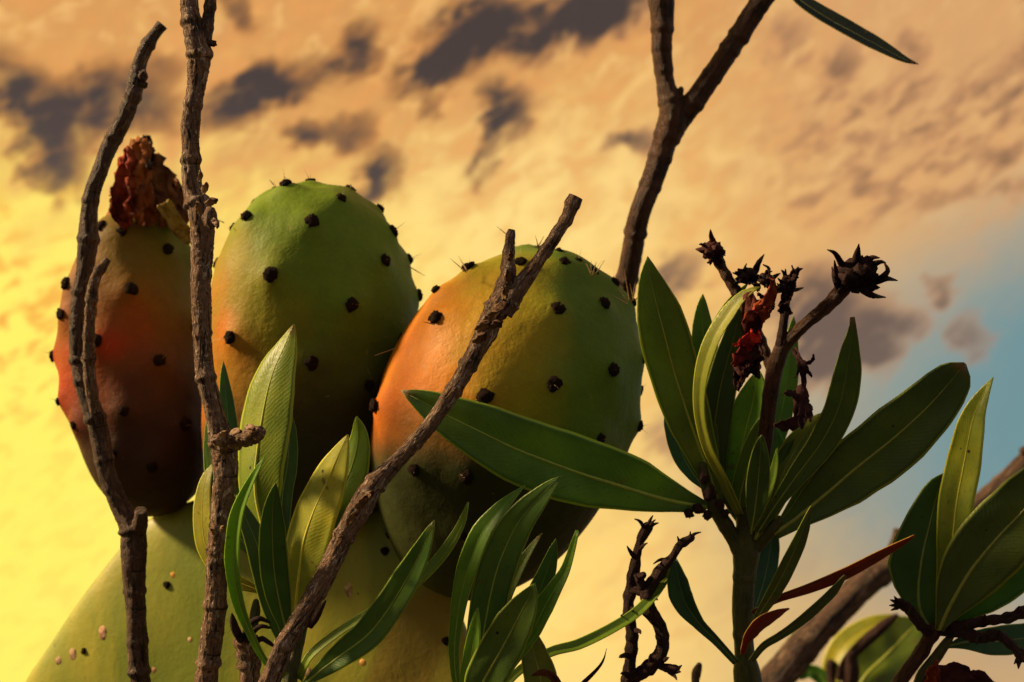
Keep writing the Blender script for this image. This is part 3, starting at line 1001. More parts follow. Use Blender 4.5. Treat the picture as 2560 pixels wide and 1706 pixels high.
# dried flower standing on the first fruit
FD = .513
DB = (.34, .13, .035)
def crumple_cone(parent):
    V, F = [], []
    n, ns = 30, 40
    for i in range(n + 1):
        t = i / n
        cx = 372 + (345 - 372) * t + 6 * math.sin(t * 5)
        cy = 566 + (350 - 566) * t
        r = prof([(0, 82), (.08, 84), (.25, 80), (.45, 66), (.65, 46), (.85, 26), (1, 14)], t)
        for a in range(ns):
            th = 2 * math.pi * a / ns
            fold_ = .22 * math.sin(th * 7 + t * 3 + 2 * noise.noise(Vector((t * 3, math.cos(th), math.sin(th))))) * (1 - .4 * t)
            nn = .22 * noise.noise(Vector((math.cos(th) * 1.8, math.sin(th) * 1.8, t * 6))) + .07 * noise.noise(Vector((math.cos(th) * 4, math.sin(th) * 4, t * 14)))
            rr = r * (1 + fold_ + nn)
            jag = (9 * noise.noise(Vector((math.cos(th) * 3, math.sin(th) * 3, 7))) if i == n else 0)
            V.append(P(cx + rr * math.cos(th), cy + jag, FD + rr * math.sin(th) / FPX * FD))
    for i in range(n):
        for a in range(ns):
            b = (a + 1) % ns
            F.append((i * ns + a, i * ns + b, (i + 1) * ns + b, (i + 1) * ns + a))
    F.append(tuple(range(n * ns, n * ns + ns)))
    return part("dried_flower", V, F, "withered", parent, DB, label="crumpled brown dried flower")
crumple_cone(fr1)
for pts, wd, dt, col, ro in [
    ([(352, 345), (358, 400), (352, 470), (340, 560)], 26, .495, (.42, .13, .03), 20), ([(318, 375), (312, 430), (306, 500), (318, 566)], 24, .495, (.38, .06, .02), 25),
    ([(378, 385), (400, 440), (412, 500), (408, 565)], 30, .497, (.20, .075, .025), -15), ([(425, 450), (445, 490), (452, 530), (440, 575)], 24, .502, (.22, .08, .025), -20),
    ([(290, 470), (296, 510), (305, 560)], 16, .505, (.30, .06, .02), 25), ([(364, 345), (372, 372), (372, 420)], 14, .498, (.07, .04, .03), 0)]:
    leaf(fr1, pts, wd, dt, .492, col, roll=ro, name="dried_petal", mat="withered", rib=False, crump=16, wave=.3, jag=.35, nu=20, nv=5, fold=.3,
         tab=[(0, .35), (.1, .7), (.4, 1), (.8, .9), (1, .5)])
leaf(fr1, [(408, 505), (432, 545), (462, 585), (485, 592)], 26, .486, .49, (.36, .25, .06), roll=10, name="dried_petal", mat="withered", rib=False, crump=9, nu=18, nv=5, fold=.35,
     tab=[(0, .5), (.2, .8), (.5, .75), (.8, .8), (1, .4)], label="pale straw coloured dried petal")
leaf(fr1, [(276, 480), (290, 492), (305, 500)], 7, .495, .50, (.10, .04, .02), name="dried_petal", mat="withered", rib=False, crump=4, nu=8, nv=3)
leaf(fr1, [(279, 536), (292, 545), (306, 553)], 7, .495, .50, (.10, .04, .02), name="dried_petal", mat="withered", rib=False, crump=4, nu=8, nv=3)
leaf(fr1, [(380, 358), (368, 362), (355, 372)], 7, .50, .50, (.14, .06, .03), name="dried_petal", mat="withered", rib=False, crump=4, nu=8, nv=3)

# pad marks: corky scars and old areoles
for px, py, r, col, st in [(256, 1582, 17, (.62, .36, .20), 1.2), (182, 1636, 14, (.50, .30, .16), 1.4), (146, 1652, 13, (.45, .28, .15), 1), (432, 1438, 9, (.75, .36, .05), 1), (475, 1600, 8, (.62, .42, .22), 1),
                       (872, 1474, 13, (.55, .38, .16), 1.7), (907, 1657, 10, (.75, .40, .08), 1), (768, 1682, 14, (.55, .36, .2), 1), (895, 1484, 4, (.3, .12, .05), 1), (385, 1676, 10, (.5, .28, .14), 1)]:
    loc, nor = place_on(bvh_pad, px, py, .48)
    V, F = ICO2
    q_ = nor.to_track_quat('Z', 'Y').to_matrix()
    s = r / FPX * .48
    sv = random.random() * 30
    vs = [loc - nor * s * .06 + q_ @ Vector((v.x * s * (1 + .3 * noise.noise(v * 2 + Vector((sv, 0, 0)))), v.y * s * st * (1 + .3 * noise.noise(v * 2 + Vector((0, sv, 0)))), v.z * s * .13)) for v in V]
    part("corky_scar", vs, list(F), "corky_scar", pad, col)
for px, py, r in [(975, 1338, 11), (962, 1378, 11), (417, 1462, 11), (210, 1628, 10), (1115, 1602, 11), (640, 1420, 12), (520, 1370, 10)]:
    loc, nor = place_on(bvh_pad, px, py, .48)
    areole(pad, loc, nor, r, .48)

# ------------------------------------------------------------------ bare twigs on the left
G_TW = "bare twigs rising in front of the cactus"
t1b = P(353, 1706, .43)
tw1 = root("bare_twig", (t1b.x, t1b.y + .04, 0), "slender bare twig with a broken side shoot, leaning before the flower-crowned fruit", "twig", G_TW)
tube("stem", [(406, 62, .445, 15), (392, 80, .445, 14), (367, 118, .444, 17), (347, 163, .443, 18), (341, 200, .442, 22), (331, 245, .44, 20), (302, 310, .44, 21), (277, 358, .44, 21), (259, 408, .438, 19), (236, 469, .437, 20),
              (224, 530, .436, 21), (222, 600, .435, 25), (208, 687, .434, 20), (197, 748, .433, 19), (192, 830, .432, 20), (196, 891, .432, 21), (212, 965, .431, 22), (238, 1050, .43, 25), (259, 1139, .43, 24), (278, 1209, .43, 23),
              (304, 1272, .43, 25), (330, 1325, .43, 32), (337, 1392, .43, 31), (338, 1474, .43, 26), (341, 1556, .43, 25), (347, 1637, .43, 25), (353, 1720, .43, 25)], "bark_smooth", tw1, ns=44, step=3.5, nodes=.15, seed=1, ground=True, rough=.07, nodegap=105, wob=.12)
tube("side_shoot", [(270, 648, .420, 9), (260, 662, .42, 11), (245, 685, .421, 13), (235, 712, .421, 14), (227, 769, .422, 14), (223, 830, .423, 14), (222, 891, .424, 15), (226, 955, .425, 15), (238, 1030, .428, 14)], "bark_weathered", tw1, nodes=.18, seed=2, rough=.12, nodegap=60,
     label="broken side shoot with flaking grey bark")
lump("knot", (357, 190, .44), 15, "bark_smooth", tw1, (.7, 1, .9), .4)
lump("knot", (360, 212, .44), 10, "bark_smooth", tw1, (1, .9, .9), .4)
tube("cut_stub", [(352, 1276, .423, 15), (352, 1300, .425, 19), (345, 1335, .43, 22)], "bark_smooth", tw1, seed=7, rough=.14, ns=20)

t2b = P(517, 1706, .375)
tw2 = root("bare_twig", (t2b.x, t2b.y + .04, 0), "tall upright bare twig with orange flaking bark and a gnarled stub", "twig", G_TW)
tube("stem", [(468, -120, .388, 22), (473, -30, .388, 22), (478, 40, .387, 23), (489, 95, .386, 28), (498, 140, .386, 30), (493, 204, .386, 24), (484, 265, .385, 22), (478, 312, .385, 24), (477, 361, .385, 22), (480, 434, .384, 24),
              (486, 480, .384, 25), (502, 530, .383, 31), (508, 575, .383, 31), (507, 646, .382, 27), (503, 715, .381, 25), (502, 769, .381, 25), (504, 830, .38, 23), (508, 873, .38, 23), (519, 963, .379, 24), (536, 1040, .378, 25),
              (550, 1098, .378, 31), (561, 1150, .378, 33), (564, 1195, .377, 31), (557, 1250, .377, 28), (549, 1327, .376, 27), (545, 1400, .376, 27), (539, 1480, .376, 27), (530, 1576, .375, 28), (523, 1640, .375, 28), (516, 1720, .375, 29)],
     "bark_weathered", tw2, ns=56, step=3, nodes=.13, seed=3, ground=True, rough=.06, nodegap=130, wob=.10)
tube("side_limb", [(532, -60, .39, 13), (526, 0, .389, 14), (520, 50, .388, 15), (514, 95, .387, 17), (502, 140, .386, 20)], "bark_smooth", tw2, seed=4, rough=.09, nodes=.12, nodegap=50)
lump("knot", (530, 108, .386), 12, "bark_smooth", tw2, (1, .7, .9), .4)
tube("gnarled_stub", [(654, 1076, .366, 14), (640, 1084, .367, 18), (618, 1094, .37, 18), (592, 1102, .372, 18), (560, 1112, .376, 22)], "bark_weathered", tw2, seed=5, rough=.34, ns=26, step=3, nodes=.2, nodegap=20)
lump("knot", (525, 545, .377), 24, "bark_weathered", tw2, (.8, 1.2, .8), .3)
lump("knot", (560, 1098, .368), 22, "bark_weathered", tw2, (1.1, .7, .8), .5, 2.2)

for (x, y, an, ln, wd) in [(512, 470, 70, 26, 8), (530, 505, 20, 30, 9), (496, 520, 100, 28, 8), (538, 560, -60, 24, 7), (500, 440, 80, 22, 7), (560, 1085, 30, 24, 8), (590, 1082, 10, 26, 8), (625, 1072, -15, 22, 7), (540, 1110, 150, 22, 7), (556, 1320, 60, 16, 5), (530, 1330, 120, 16, 5), (498, 765, 100, 18, 5)]:
    dx, dy = math.cos(R(an)) * ln / 2, -math.sin(R(an)) * ln / 2
    dp = .371 if y < 900 else .362 if y > 1150 else .364
    leaf(tw2, [(x + dx, y + dy), (x + 3, y - 3), (x - dx, y - dy)], wd, dp - .004, dp, (.34, .22, .14), roll=random.uniform(-40, 40), name="bark_flake", mat="withered", rib=False, crump=4, jag=.4, nu=8, nv=3, fold=.3, tab=[(0, .3), (.3, 1), (.7, .9), (1, .5)])

t3b = P(673, 1706, .358)
tw3 = root("forked_twig", (t3b.x, t3b.y + .04, 0), "diagonal bare twig with cracked bark, ending in a short broken fork", "twig", G_TW)
tube("stem", [(1262, 736, .372, 25), (1248, 765, .371, 30), (1230, 797, .371, 29), (1211, 838, .37, 26), (1190, 876, .37, 23), (1142, 963, .368, 21), (1074, 1066, .366, 19), (1022, 1125, .365, 19), (982, 1168, .364, 21), (938, 1216, .363, 27),
              (905, 1268, .362, 30), (880, 1310, .361, 27), (857, 1352, .36, 25), (798, 1474, .358, 26), (760, 1535, .358, 25), (722, 1597, .357, 24), (700, 1645, .357, 25), (668, 1720, .356, 27)],
     "bark_weathered", tw3, ns=56, step=3, nodes=.13, seed=6, ground=True, rough=.09, nodegap=110, wob=.12, tip='round')
tube("fork_limb", [(1279, 574, .373, 8), (1275, 596, .373, 12), (1272, 634, .373, 15), (1270, 682, .372, 20), (1264, 725, .372, 26), (1250, 765, .371, 24)], "bark_weathered", tw3, seed=8, rough=.16, step=3, ns=28, nodes=.1, nodegap=30)
tube("fork_limb", [(1440, 492, .372, 18), (1430, 514, .372, 19), (1414, 551, .372, 16), (1385, 597, .372, 17), (1346, 653, .372, 17), (1312, 698, .372, 21), (1280, 745, .371, 26), (1258, 785, .371, 22)], "bark_weathered", tw3, seed=9, rough=.10, step=4, nodes=.1, nodegap=60,
     label="pale grey weathered limb of the fork")
cone_strip("bract", [(814, 1502, .352, 2), (803, 1520, .353, 7), (790, 1545, .355, 9), (775, 1565, .357, 8)], tw3, "bark_dry", ns=10)

for (x, y, an, ln, wd) in [(1210, 815, 30, 40, 12), (1232, 790, 35, 44, 12), (1250, 768, 25, 40, 11), (1200, 845, 40, 36, 10), (1240, 812, 20, 36, 9), (1262, 735, 80, 34, 9), (1268, 690, 95, 30, 8), (1275, 640, 85, 26, 6), (905, 1255, 50, 40, 11), (880, 1295, 55, 38, 10), (922, 1240, 40, 30, 8), (850, 1350, 60, 26, 7)]:
    dx, dy = math.cos(R(an)) * ln / 2, -math.sin(R(an)) * ln / 2
    dp = .365 if y < 900 else .355
    leaf(tw3, [(x + dx, y + dy), (x + 3, y - 3), (x - dx, y - dy)], wd, dp - .004, dp + .001, (.20, .12, .07), roll=random.uniform(-40, 40), name="bark_flake", mat="withered", rib=False, crump=5, jag=.4, nu=8, nv=3, fold=.3, tab=[(0, .3), (.3, 1), (.7, .9), (1, .5)])

# ------------------------------------------------------------------ forked branch, upper right
fb0 = P(1050, 1700, .53)
fb = root("forked_branch", (fb0.x, fb0.y + .04, 0), "dark brown branch forking in two above the orange and green fruit", "branch")
tube("stem", [(1664, 215, .50, 24), (1682, 290, .50, 37), (1658, 367, .50, 31), (1630, 449, .50, 28), (1602, 530, .50, 27), (1578, 640, .505, 27), (1560, 730, .51, 27), (1530, 850, .515, 28), (1450, 1050, .525, 28), (1300, 1220, .53, 28),
              (1120, 1420, .535, 28), (1040, 1720, .535, 28)], "bark_red", fb, seed=10, rough=.06, nodes=.10, ground=True, tip='round')
tube("limb", [(1640, -160, .50, 30), (1650, -60, .50, 32), (1652, 0, .50, 33), (1655, 60, .50, 28), (1654, 122, .50, 26), (1662, 200, .50, 23), (1678, 270, .50, 26), (1672, 330, .50, 24)], "bark_red", fb, seed=11, rough=.05, nodes=.07)
tube("limb", [(1990, -140, .492, 26), (1945, -55, .493, 26), (1892, 20, .495, 27), (1839, 98, .497, 26), (1798, 163, .498, 26), (1745, 243, .499, 27), (1700, 300, .50, 28), (1672, 350, .50, 22)], "bark_red", fb, seed=12, rough=.05, nodes=.09, nodegap=70)
tube("bud", [(1702, 224, .498, 8), (1699, 234, .498, 9), (1690, 248, .499, 6), (1680, 262, .50, 6)], "bark_red", fb, ns=10, seed=4, rough=.05, tip='round', step=3)
leaf(fb, [(2296, 161), (2260, 150), (2200, 118), (2120, 75), (2050, 35), (1992, -5), (1950, -60), (1935, -95)], 16, .47, .49, (.007, .011, .011), roll=-30, fold=.4, ribr=1.6, label="narrow dark leaf hanging from the branch")

# ------------------------------------------------------------------ leafy shoot between the two front twigs
a0 = P(722, 1706, .368)
sa = root("oleander_shoot", (a0.x, a0.y + .04, 0), "leafy shoot of upright yellow-green leaves between the upright and the diagonal twig", "plant", "leafy oleander shoots")
tube("stem", [(742, 1400, .378, 9), (762, 1480, .375, 14), (752, 1560, .372, 17), (736, 1640, .37, 18), (722, 1720, .368, 19)], "bark_green", sa, seed=14, rough=.03, ground=True, tip='round', ns=18, nodes=.04)
BRI = (.22, .30, .024); YLW = (.34, .35, .03); MID = (.075, .13, .014); DRK = (.028, .055, .011); GRN = (.11, .19, .018); OLV = (.11, .125, .016); TEAL = (.022, .058, .030)
leaf(sa, [(735, 811), (712, 866), (688, 918), (667, 984), (652, 1061), (644, 1126), (640, 1200), (650, 1290), (690, 1420)], 54, .388, .380, BRI, roll=40, fold=-.22, ribr=4.2, tab=[(0, .01), (.03, .16), (.08, .38), (.16, .66), (.28, .92), (.40, 1.0), (.55, .96), (.68, .86), (.8, .6), (.9, .35), (1, .14)],
     label="tallest bright yellow-green leaf of the shoot")
leaf(sa, [(716, 1010), (722, 1060), (722, 1110), (717, 1170), (705, 1240), (705, 1330), (730, 1430)], 22, .396, .384, (.05, .085, .014), roll=-10)
leaf(sa, [(558, 903), (560, 945), (566, 1005), (572, 1078), (590, 1180), (640, 1300), (720, 1440)], 21, .40, .384, (.035, .075, .013), roll=-15, ribr=2)
leaf(sa, [(519, 1040), (522, 1085), (526, 1140), (540, 1220), (590, 1330), (700, 1450)], 17, .398, .386, (.06, .10, .014), roll=25, ribr=2)
leaf(sa, [(537, 1150), (516, 1200), (507, 1270), (510, 1330), (523, 1378), (570, 1440), (690, 1490)], 20, .395, .384, YLW, roll=40, fold=.1, ribr=2)
leaf(sa, [(666, 1137), (631, 1201), (598, 1282), (585, 1372), (587, 1433), (596, 1494), (619, 1564), (664, 1652), (712, 1690)], 16, .350, .366, (.085, .15, .014), roll=(35, 20), fold=.5, ribr=1.6,
     tab=[(0, .02), (.05, .25), (.15, .6), (.3, .95), (.45, 1), (.6, .85), (.75, .55), (.9, .4), (1, .35)], label="narrow leaf arching across in front")
leaf(sa, [(689, 1207), (682, 1262), (680, 1327), (684, 1413), (692, 1474), (709, 1552), (728, 1610)], 31, .352, .366, DRK, roll=-8, fold=.22, ribr=2.6, label="dark green leaf with a pale midrib")
leaf(sa, [(592, 1237), (612, 1292), (638, 1352), (660, 1433), (680, 1515), (705, 1600), (725, 1650)], 26, .372, .370, (.035, .055, .012), roll=-20, ribr=2.2)
leaf(sa, [(870, 1087), (843, 1150), (810, 1225), (778, 1300), (757, 1376), (747, 1454), (742, 1520), (742, 1580)], 48, .364, .373, YLW, roll=42, fold=-.12, ribr=4.4, tab=[(0, .01), (.03, .16), (.08, .36), (.16, .62), (.28, .88), (.42, 1.0), (.58, .98), (.72, .82), (.85, .5), (1, .18)],
     label="broad yellow leaf freckled with brown")
leaf(sa, [(891, 1041), (897, 1085), (890, 1135), (868, 1200), (836, 1270), (805, 1360), (765, 1500)], 38, .376, .377, (.17, .28, .02), roll=36, fold=-.12, ribr=3.6, label="bright green leaf behind the yellow one")
leaf(sa, [(1086, 1301), (1060, 1367), (1031, 1425), (998, 1482), (968, 1528), (921, 1588), (856, 1638), (798, 1682), (745, 1725)], 33, .344, .366, (.042, .078, .012), roll=18, fold=.30, ribr=3.2, label="long leaf slanting out under the large fruit")
leaf(sa, [(1171, 1256), (1155, 1315), (1112, 1388), (1052, 1452), (985, 1502), (904, 1548), (830, 1597), (775, 1645), (752, 1700)], 12, .362, .368, (.17, .27, .02), roll=40, fold=.5, ribr=1.2, tab=[(0, .1), (.06, .6), (.2, 1), (.35, 1), (.5, .8), (.7, .7), (1, .65)])
leaf(sa, [(607, 1290), (618, 1330), (640, 1400), (670, 1490), (712, 1590)], 14, .376, .370, GRN, roll=20, ribr=1.6)
leaf(sa, [(960, 1400), (900, 1470), (860, 1530), (810, 1600), (760, 1680)], 9, .373, .37, (.16, .24, .02), roll=20, rib=False) if False else None

st0 = P(623, 1706, .372)
stub = root("cut_stem", (st0.x, st0.y + .04, 0), "short brown stem with a dark pointed bud, below the shoot's leaves", "twig")
tube("stem", [(618, 1588, .372, 24), (617, 1610, .372, 30), (622, 1650, .372, 26), (624, 1720, .372, 27)], "bark_weathered", stub, seed=15, rough=.14, ground=True, nodes=.15, nodegap=40)
tube("bud", [(580, 1536, .362, 3), (583, 1555, .363, 9), (592, 1580, .365, 11), (604, 1604, .37, 9)], "bark_dry", stub, ns=14, rough=.05, seed=3, tip='point', step=3, label="dark pointed bud")
for pts in ([(674, 1556, .366, 3), (648, 1548, .364, 7), (622, 1562, .365, 8), (610, 1590, .369, 9)], [(676, 1570, .364, 3), (652, 1566, .362, 6), (632, 1582, .364, 7), (620, 1600, .368, 8)], [(686, 1618, .364, 3), (672, 1606, .364, 6), (655, 1598, .366, 7), (636, 1604, .37, 8)]):
    cone_strip("bud_scale", pts, stub, "bark_dry", ns=9)
tube("bud", [(640, 1505, .374, 8), (638, 1530, .374, 13), (634, 1560, .373, 12), (626, 1592, .372, 10)], "bark_green", stub, ns=14, rough=.06, seed=8, tip='round', step=4)

# ------------------------------------------------------------------ leafy shoot in the middle
b0 = P(1195, 1780, .37)
sb_ = root("oleander_shoot", (b0.x, b0.y + .04, 0), "leafy shoot of dark arching leaves under the orange and green fruit", "plant", "leafy oleander shoots")
tube("stem", [(1205, 1705, .375, 9), (1200, 1740, .373, 13), (1196, 1790, .37, 16)], "bark_green", sb_, seed=16, rough=.03, ground=True, tip='round', ns=16)
leaf(sb_, [(1313, 1213), (1263, 1263), (1211, 1325), (1178, 1400), (1156, 1480), (1143, 1560), (1137, 1640), (1150, 1730), (1195, 1790)], 23, .362, .37, (.07, .125, .014), roll=24, fold=.35, ribr=2, tab=[(0, .03), (.05, .3), (.12, .66), (.25, .97), (.38, 1), (.5, .8), (.65, .56), (.8, .42), (1, .3)])
leaf(sb_, [(1402, 1190), (1352, 1241), (1296, 1307), (1258, 1384), (1234, 1458), (1218, 1535), (1206, 1610), (1198, 1700), (1198, 1780)], 41, .358, .37, (.045, .08, .013), roll=8, fold=.18, ribr=3, label="longest dark leaf of the shoot")
leaf(sb_, [(1355, 1333), (1320, 1386), (1288, 1445), (1262, 1507), (1240, 1570), (1215, 1680), (1200, 1770)], 14, .366, .372, (.10, .17, .016), roll=30, fold=.4, ribr=1.6)
leaf(sb_, [(1390, 1347), (1376, 1400), (1359, 1450), (1336, 1510), (1300, 1590), (1240, 1690), (1205, 1770)], 27, .376, .374, (.04, .08, .013), roll=-10, ribr=2.2)
leaf(sb_, [(1444, 1327), (1428, 1385), (1413, 1430), (1390, 1470), (1360, 1522), (1325, 1590), (1260, 1690), (1208, 1780)], 22, .368, .374, (.075, .135, .014), roll=20, fold=.4, ribr=2, tab=[(0, .16), (.06, .3), (.2, .5), (.3, .75), (.4, 1), (.52, .95), (.7, .6), (1, .25)])
leaf(sb_, [(1337, 1459), (1322, 1495), (1288, 1560), (1247, 1637), (1208, 1706), (1185, 1770), (1190, 1820)], 47, .350, .362, (.05, .075, .012), roll=10, fold=.20, ribr=4, label="broad leaf in front with a yellow midrib")
leaf(sb_, [(1194, 1520), (1189, 1580), (1180, 1640), (1170, 1720), (1188, 1800)], 17, .358, .366, (.09, .155, .016), roll=25, fold=.3, ribr=1.8)
leaf(sb_, [(1322, 1560), (1328, 1600), (1338, 1650), (1350, 1700), (1340, 1770), (1260, 1850), (1205, 1830)], 38, .380, .376, (.17, .21, .022), roll=-14, fold=.15, ribr=3.4, label="pale green leaf tucked behind")
leaf(sb_, [(1690, 1398), (1660, 1462), (1602, 1529), (1532, 1576), (1450, 1616), (1374, 1637), (1290, 1690), (1215, 1790)], 11, .40, .375, (.16, .26, .02), roll=40, fold=.55, ribr=1.0, tab=[(0, .2), (.05, .6), (.2, .95), (.5, 1), (.8, .8), (1, .6)], label="long grass-thin leaf reaching behind the dried stalks")
leaf(sb_, [(1330, 1690), (1358, 1682), (1385, 1700), (1390, 1760), (1290, 1830), (1210, 1820)], 14, .366, .37, (.17, .06, .02), name="dry_leaf", mat="withered", rib=False, crump=6, fold=.5, label="curled brown dry leaf")
leaf(sb_, [(1516, 1622), (1510, 1645), (1497, 1668), (1462, 1704), (1400, 1760), (1230, 1830)], 6, .37, .372, (.06, .025, .022), name="dry_leaf", mat="withered", rib=False, fold=.6, crump=1.5, tab=[(0, .1), (.1, .6), (.3, 1), (.7, .9), (1, .6)])

# ------------------------------------------------------------------ flowering stem, right
c0 = P(1872, 1706, .41)
sc_ = root("flowering_oleander", (c0.x, c0.y + .04, 0), "thick green stem with a fan of leaves and withered black flower heads", "plant")
tube("stem", [(1866, 1240, .41, 14), (1866, 1290, .41, 24), (1866, 1340, .41, 31), (1864, 1384, .41, 34), (1861, 1433, .41, 29), (1858, 1515, .41, 27), (1859, 1590, .41, 25), (1862, 1640, .41, 26), (1866, 1675, .41, 33), (1873, 1720, .41, 36)], "bark_green", sc_, ns=28, seed=17, rough=.035,
     nodes=.06, ground=True, tip='round', nodegap=110)
tube("limb", [(1757, 1165, .405, 12), (1766, 1215, .405, 15), (1782, 1260, .406, 17), (1806, 1300, .408, 19), (1836, 1350, .41, 20), (1856, 1400, .41, 20)], "bark_green", sc_, seed=18, rough=.06, nodes=.06, tip='round', nodegap=50)
tube("limb", [(1946, 1302, .404, 14), (1928, 1325, .405, 17), (1902, 1352, .408, 18), (1874, 1385, .41, 18)], "bark_green", sc_, seed=19, rough=.05, tip='round')
for (x, y, r) in [(1760, 1195, 13), (1775, 1235, 16), (1745, 1272, 13), (1722, 1284, 12), (1768, 1288, 11), (1812, 1284, 10), (1800, 1262, 12)]:
    lump("withered_bud", (x, y, .40), r, "bark_dry", sc_, (1, 1.1, .9), .45, 1.8)
C_ = lambda *a, **k2: leaf(sc_, *a, **k2)
C_([(1003, 977), (1058, 1006), (1118, 1039), (1191, 1075), (1288, 1122), (1385, 1160), (1457, 1186), (1550, 1215), (1640, 1243), (1705, 1258), (1765, 1268)], 74, .386, .404, (.058, .098, .013), roll=0, fold=.14, ribr=4.6,
   tab=[(0, .01), (.03, .16), (.08, .36), (.16, .60), (.26, .82), (.38, .97), (.5, .98), (.62, .85), (.75, .60), (.88, .32), (1, .14)], tabr=[(0, .01), (.03, .2), (.08, .42), (.16, .66), (.26, .85), (.38, .98), (.5, 1.04), (.62, 1.05), (.75, .92), (.88, .55), (1, .16)],
   label="long leaf lying across the orange and green fruit", bow=-.010)
C_([(1619, 641), (1627, 705), (1654, 815), (1686, 933), (1724, 1053), (1762, 1156), (1800, 1270)], 56, .398, .41, (.075, .098, .014), roll=-12, fold=.12, ribr=3.4, tab=[(0, .01), (.04, .25), (.1, .52), (.2, .85), (.32, 1), (.5, .98), (.65, .85), (.8, .58), (.92, .28), (1, .15)],
   label="broad leaf with a browned tip beside the fruit")
C_([(1757, 735), (1755, 790), (1760, 870), (1770, 980), (1785, 1100), (1810, 1250)], 33, .418, .414, (.05, .085, .014), roll=-8, ribr=2.2)
C_([(1900, 718), (1866, 738), (1833, 776), (1786, 850), (1757, 940), (1752, 1030), (1771, 1118), (1812, 1202), (1850, 1285)], 17, .388, .404, (.24, .27, .028), roll=(48, 30), fold=.35, ribr=1.2, tab=[(0, .05), (.05, .5), (.15, .95), (.3, 1), (.45, .8), (.6, .62), (.8, .6), (1, .5)], label="arching yellow-green leaf edge-on")
C_([(1872, 706), (1828, 756), (1788, 828), (1766, 900), (1768, 1010), (1800, 1200)], 17, .412, .41, (.06, .085, .014), roll=-20, ribr=1.4)
C_([(1860, 742), (1832, 850), (1800, 970), (1784, 1100), (1794, 1200), (1838, 1290)], 33, .410, .411, (.028, .048, .012), roll=-18, fold=.25, ribr=2.2)
C_([(1898, 925), (1884, 1000), (1862, 1090), (1846, 1180), (1842, 1260), (1855, 1320)], 46, .407, .412, (.13, .30, .02), roll=18, fold=.1, ribr=3.2, label="vivid green leaf in the heart of the fan")
C_([(1905, 1040), (1884, 1120), (1864, 1190), (1850, 1250), (1856, 1310)], 24, .403, .410, (.11, .20, .018), roll=10, ribr=2)
C_([(1984, 790), (1976, 870), (1966, 960), (1948, 1050), (1920, 1150), (1885, 1290)], 24, .425, .416, (.06, .115, .015), roll=-15, ribr=1.8)
C_([(1938, 1065), (1944, 1130), (1936, 1200), (1912, 1270), (1880, 1330)], 22, .418, .414, (.055, .12, .016), roll=-15, ribr=1.8)
C_([(1904, 1087), (1900, 1150), (1895, 1210), (1887, 1280), (1878, 1330)], 25, .392, .402, (.03, .052, .012), roll=6, fold=.22, ribr=2, label="small dark leaf standing at the fork")
C_([(1943, 1120), (1938, 1170), (1922, 1230), (1895, 1295), (1878, 1335)], 9, .396, .404, (.11, .15, .018), roll=30, fold=.4, ribr=1)
C_([(1985, 1096), (1957, 1138), (1942, 1200), (1928, 1270), (1890, 1345)], 18, .402, .407, (.03, .055, .013), roll=-12, ribr=1.6)
C_([(2056, 1032), (2012, 1088), (1975, 1150), (1945, 1220), (1918, 1290), (1888, 1350)], 31, .40, .406, (.085, .098, .014), roll=14, ribr=2)
C_([(2130, 793), (2131, 818), (2124, 870), (2113, 950), (2092, 1030), (2050, 1110), (1996, 1182), (1940, 1260), (1895, 1330)], 33, .386, .404, (.04, .062, .012), roll=-14, fold=.35, ribr=2, tab=[(0, .16), (.04, .22), (.1, .5), (.2, .85), (.32, 1), (.48, .98), (.62, .8), (.78, .52), (.9, .3), (1, .2)],
   label="tall pointed leaf with a curled tip beside the dead flowers")
C_([(2116, 1057), (2082, 1108), (2042, 1170), (1996, 1240), (1955, 1300), (1920, 1340)], 13, .398, .405, (.07, .105, .018), roll=-25, ribr=1.4)
C_([(2412, 908), (2372, 958), (2308, 1028), (2226, 1102), (2144, 1167), (2085, 1218), (2030, 1264), (1985, 1300), (1935, 1335)], 69, .392, .404, (.038, .056, .012), roll=-10, fold=.16, ribr=4.4, tab=[(0, .05), (.025, .35), (.06, .56), (.12, .72), (.22, .86), (.36, 1), (.52, 1.0), (.66, .88), (.8, .58), (.9, .32), (1, .2)],
   label="largest dark leaf, held out against the blue sky")
C_([(2027, 1265), (2004, 1333), (1970, 1408), (1936, 1474), (1892, 1545), (1872, 1580)], 17, .384, .400, (.045, .058, .014), roll=-20, fold=.4, ribr=1.8)
C_([(2286, 1338), (2200, 1382), (2112, 1427), (2022, 1465), (1942, 1495), (1880, 1530)], 12, .380, .402, (.20, .030, .014), roll=-45, fold=.5, ribr=1, tab=[(0, .15), (.08, .5), (.25, .85), (.45, 1), (.65, .85), (.85, .55), (1, .35)], label="narrow red leaf pointing outward")
C_([(1972, 1522), (1930, 1538), (1893, 1563), (1866, 1600), (1855, 1634)], 14, .378, .388, (.18, .024, .014), roll=-20, fold=.4, rib=False, crump=3, tab=[(0, .05), (.15, .6), (.35, 1), (.6, .9), (.85, .5), (1, .3)], label="small red curled leaf on the stem")
C_([(2113, 1438), (2072, 1486), (2010, 1543), (1950, 1587), (1908, 1613), (1878, 1650)], 10, .388, .402, (.04, .05, .02), roll=-35, fold=.4, ribr=1, tab=[(0, .3), (.15, .9), (.4, 1), (.7, .8), (1, .6)])
C_([(1690, 1398), (1697, 1446), (1711, 1500), (1746, 1555), (1792, 1602), (1840, 1655)], 26, .394, .402, (.020, .052, .030), roll=20, fold=.45, ribr=1.6, tab=[(0, .1), (.06, .45), (.15, .85), (.28, 1), (.4, .82), (.55, .5), (.75, .36), (1, .28)], label="folded blue-green leaf on the dried stalks' side")
C_([(1930, 1290), (1925, 1370), (1910, 1450), (1888, 1520), (1872, 1570)], 22, .424, .414, TEAL, roll=-15, ribr=1.6)
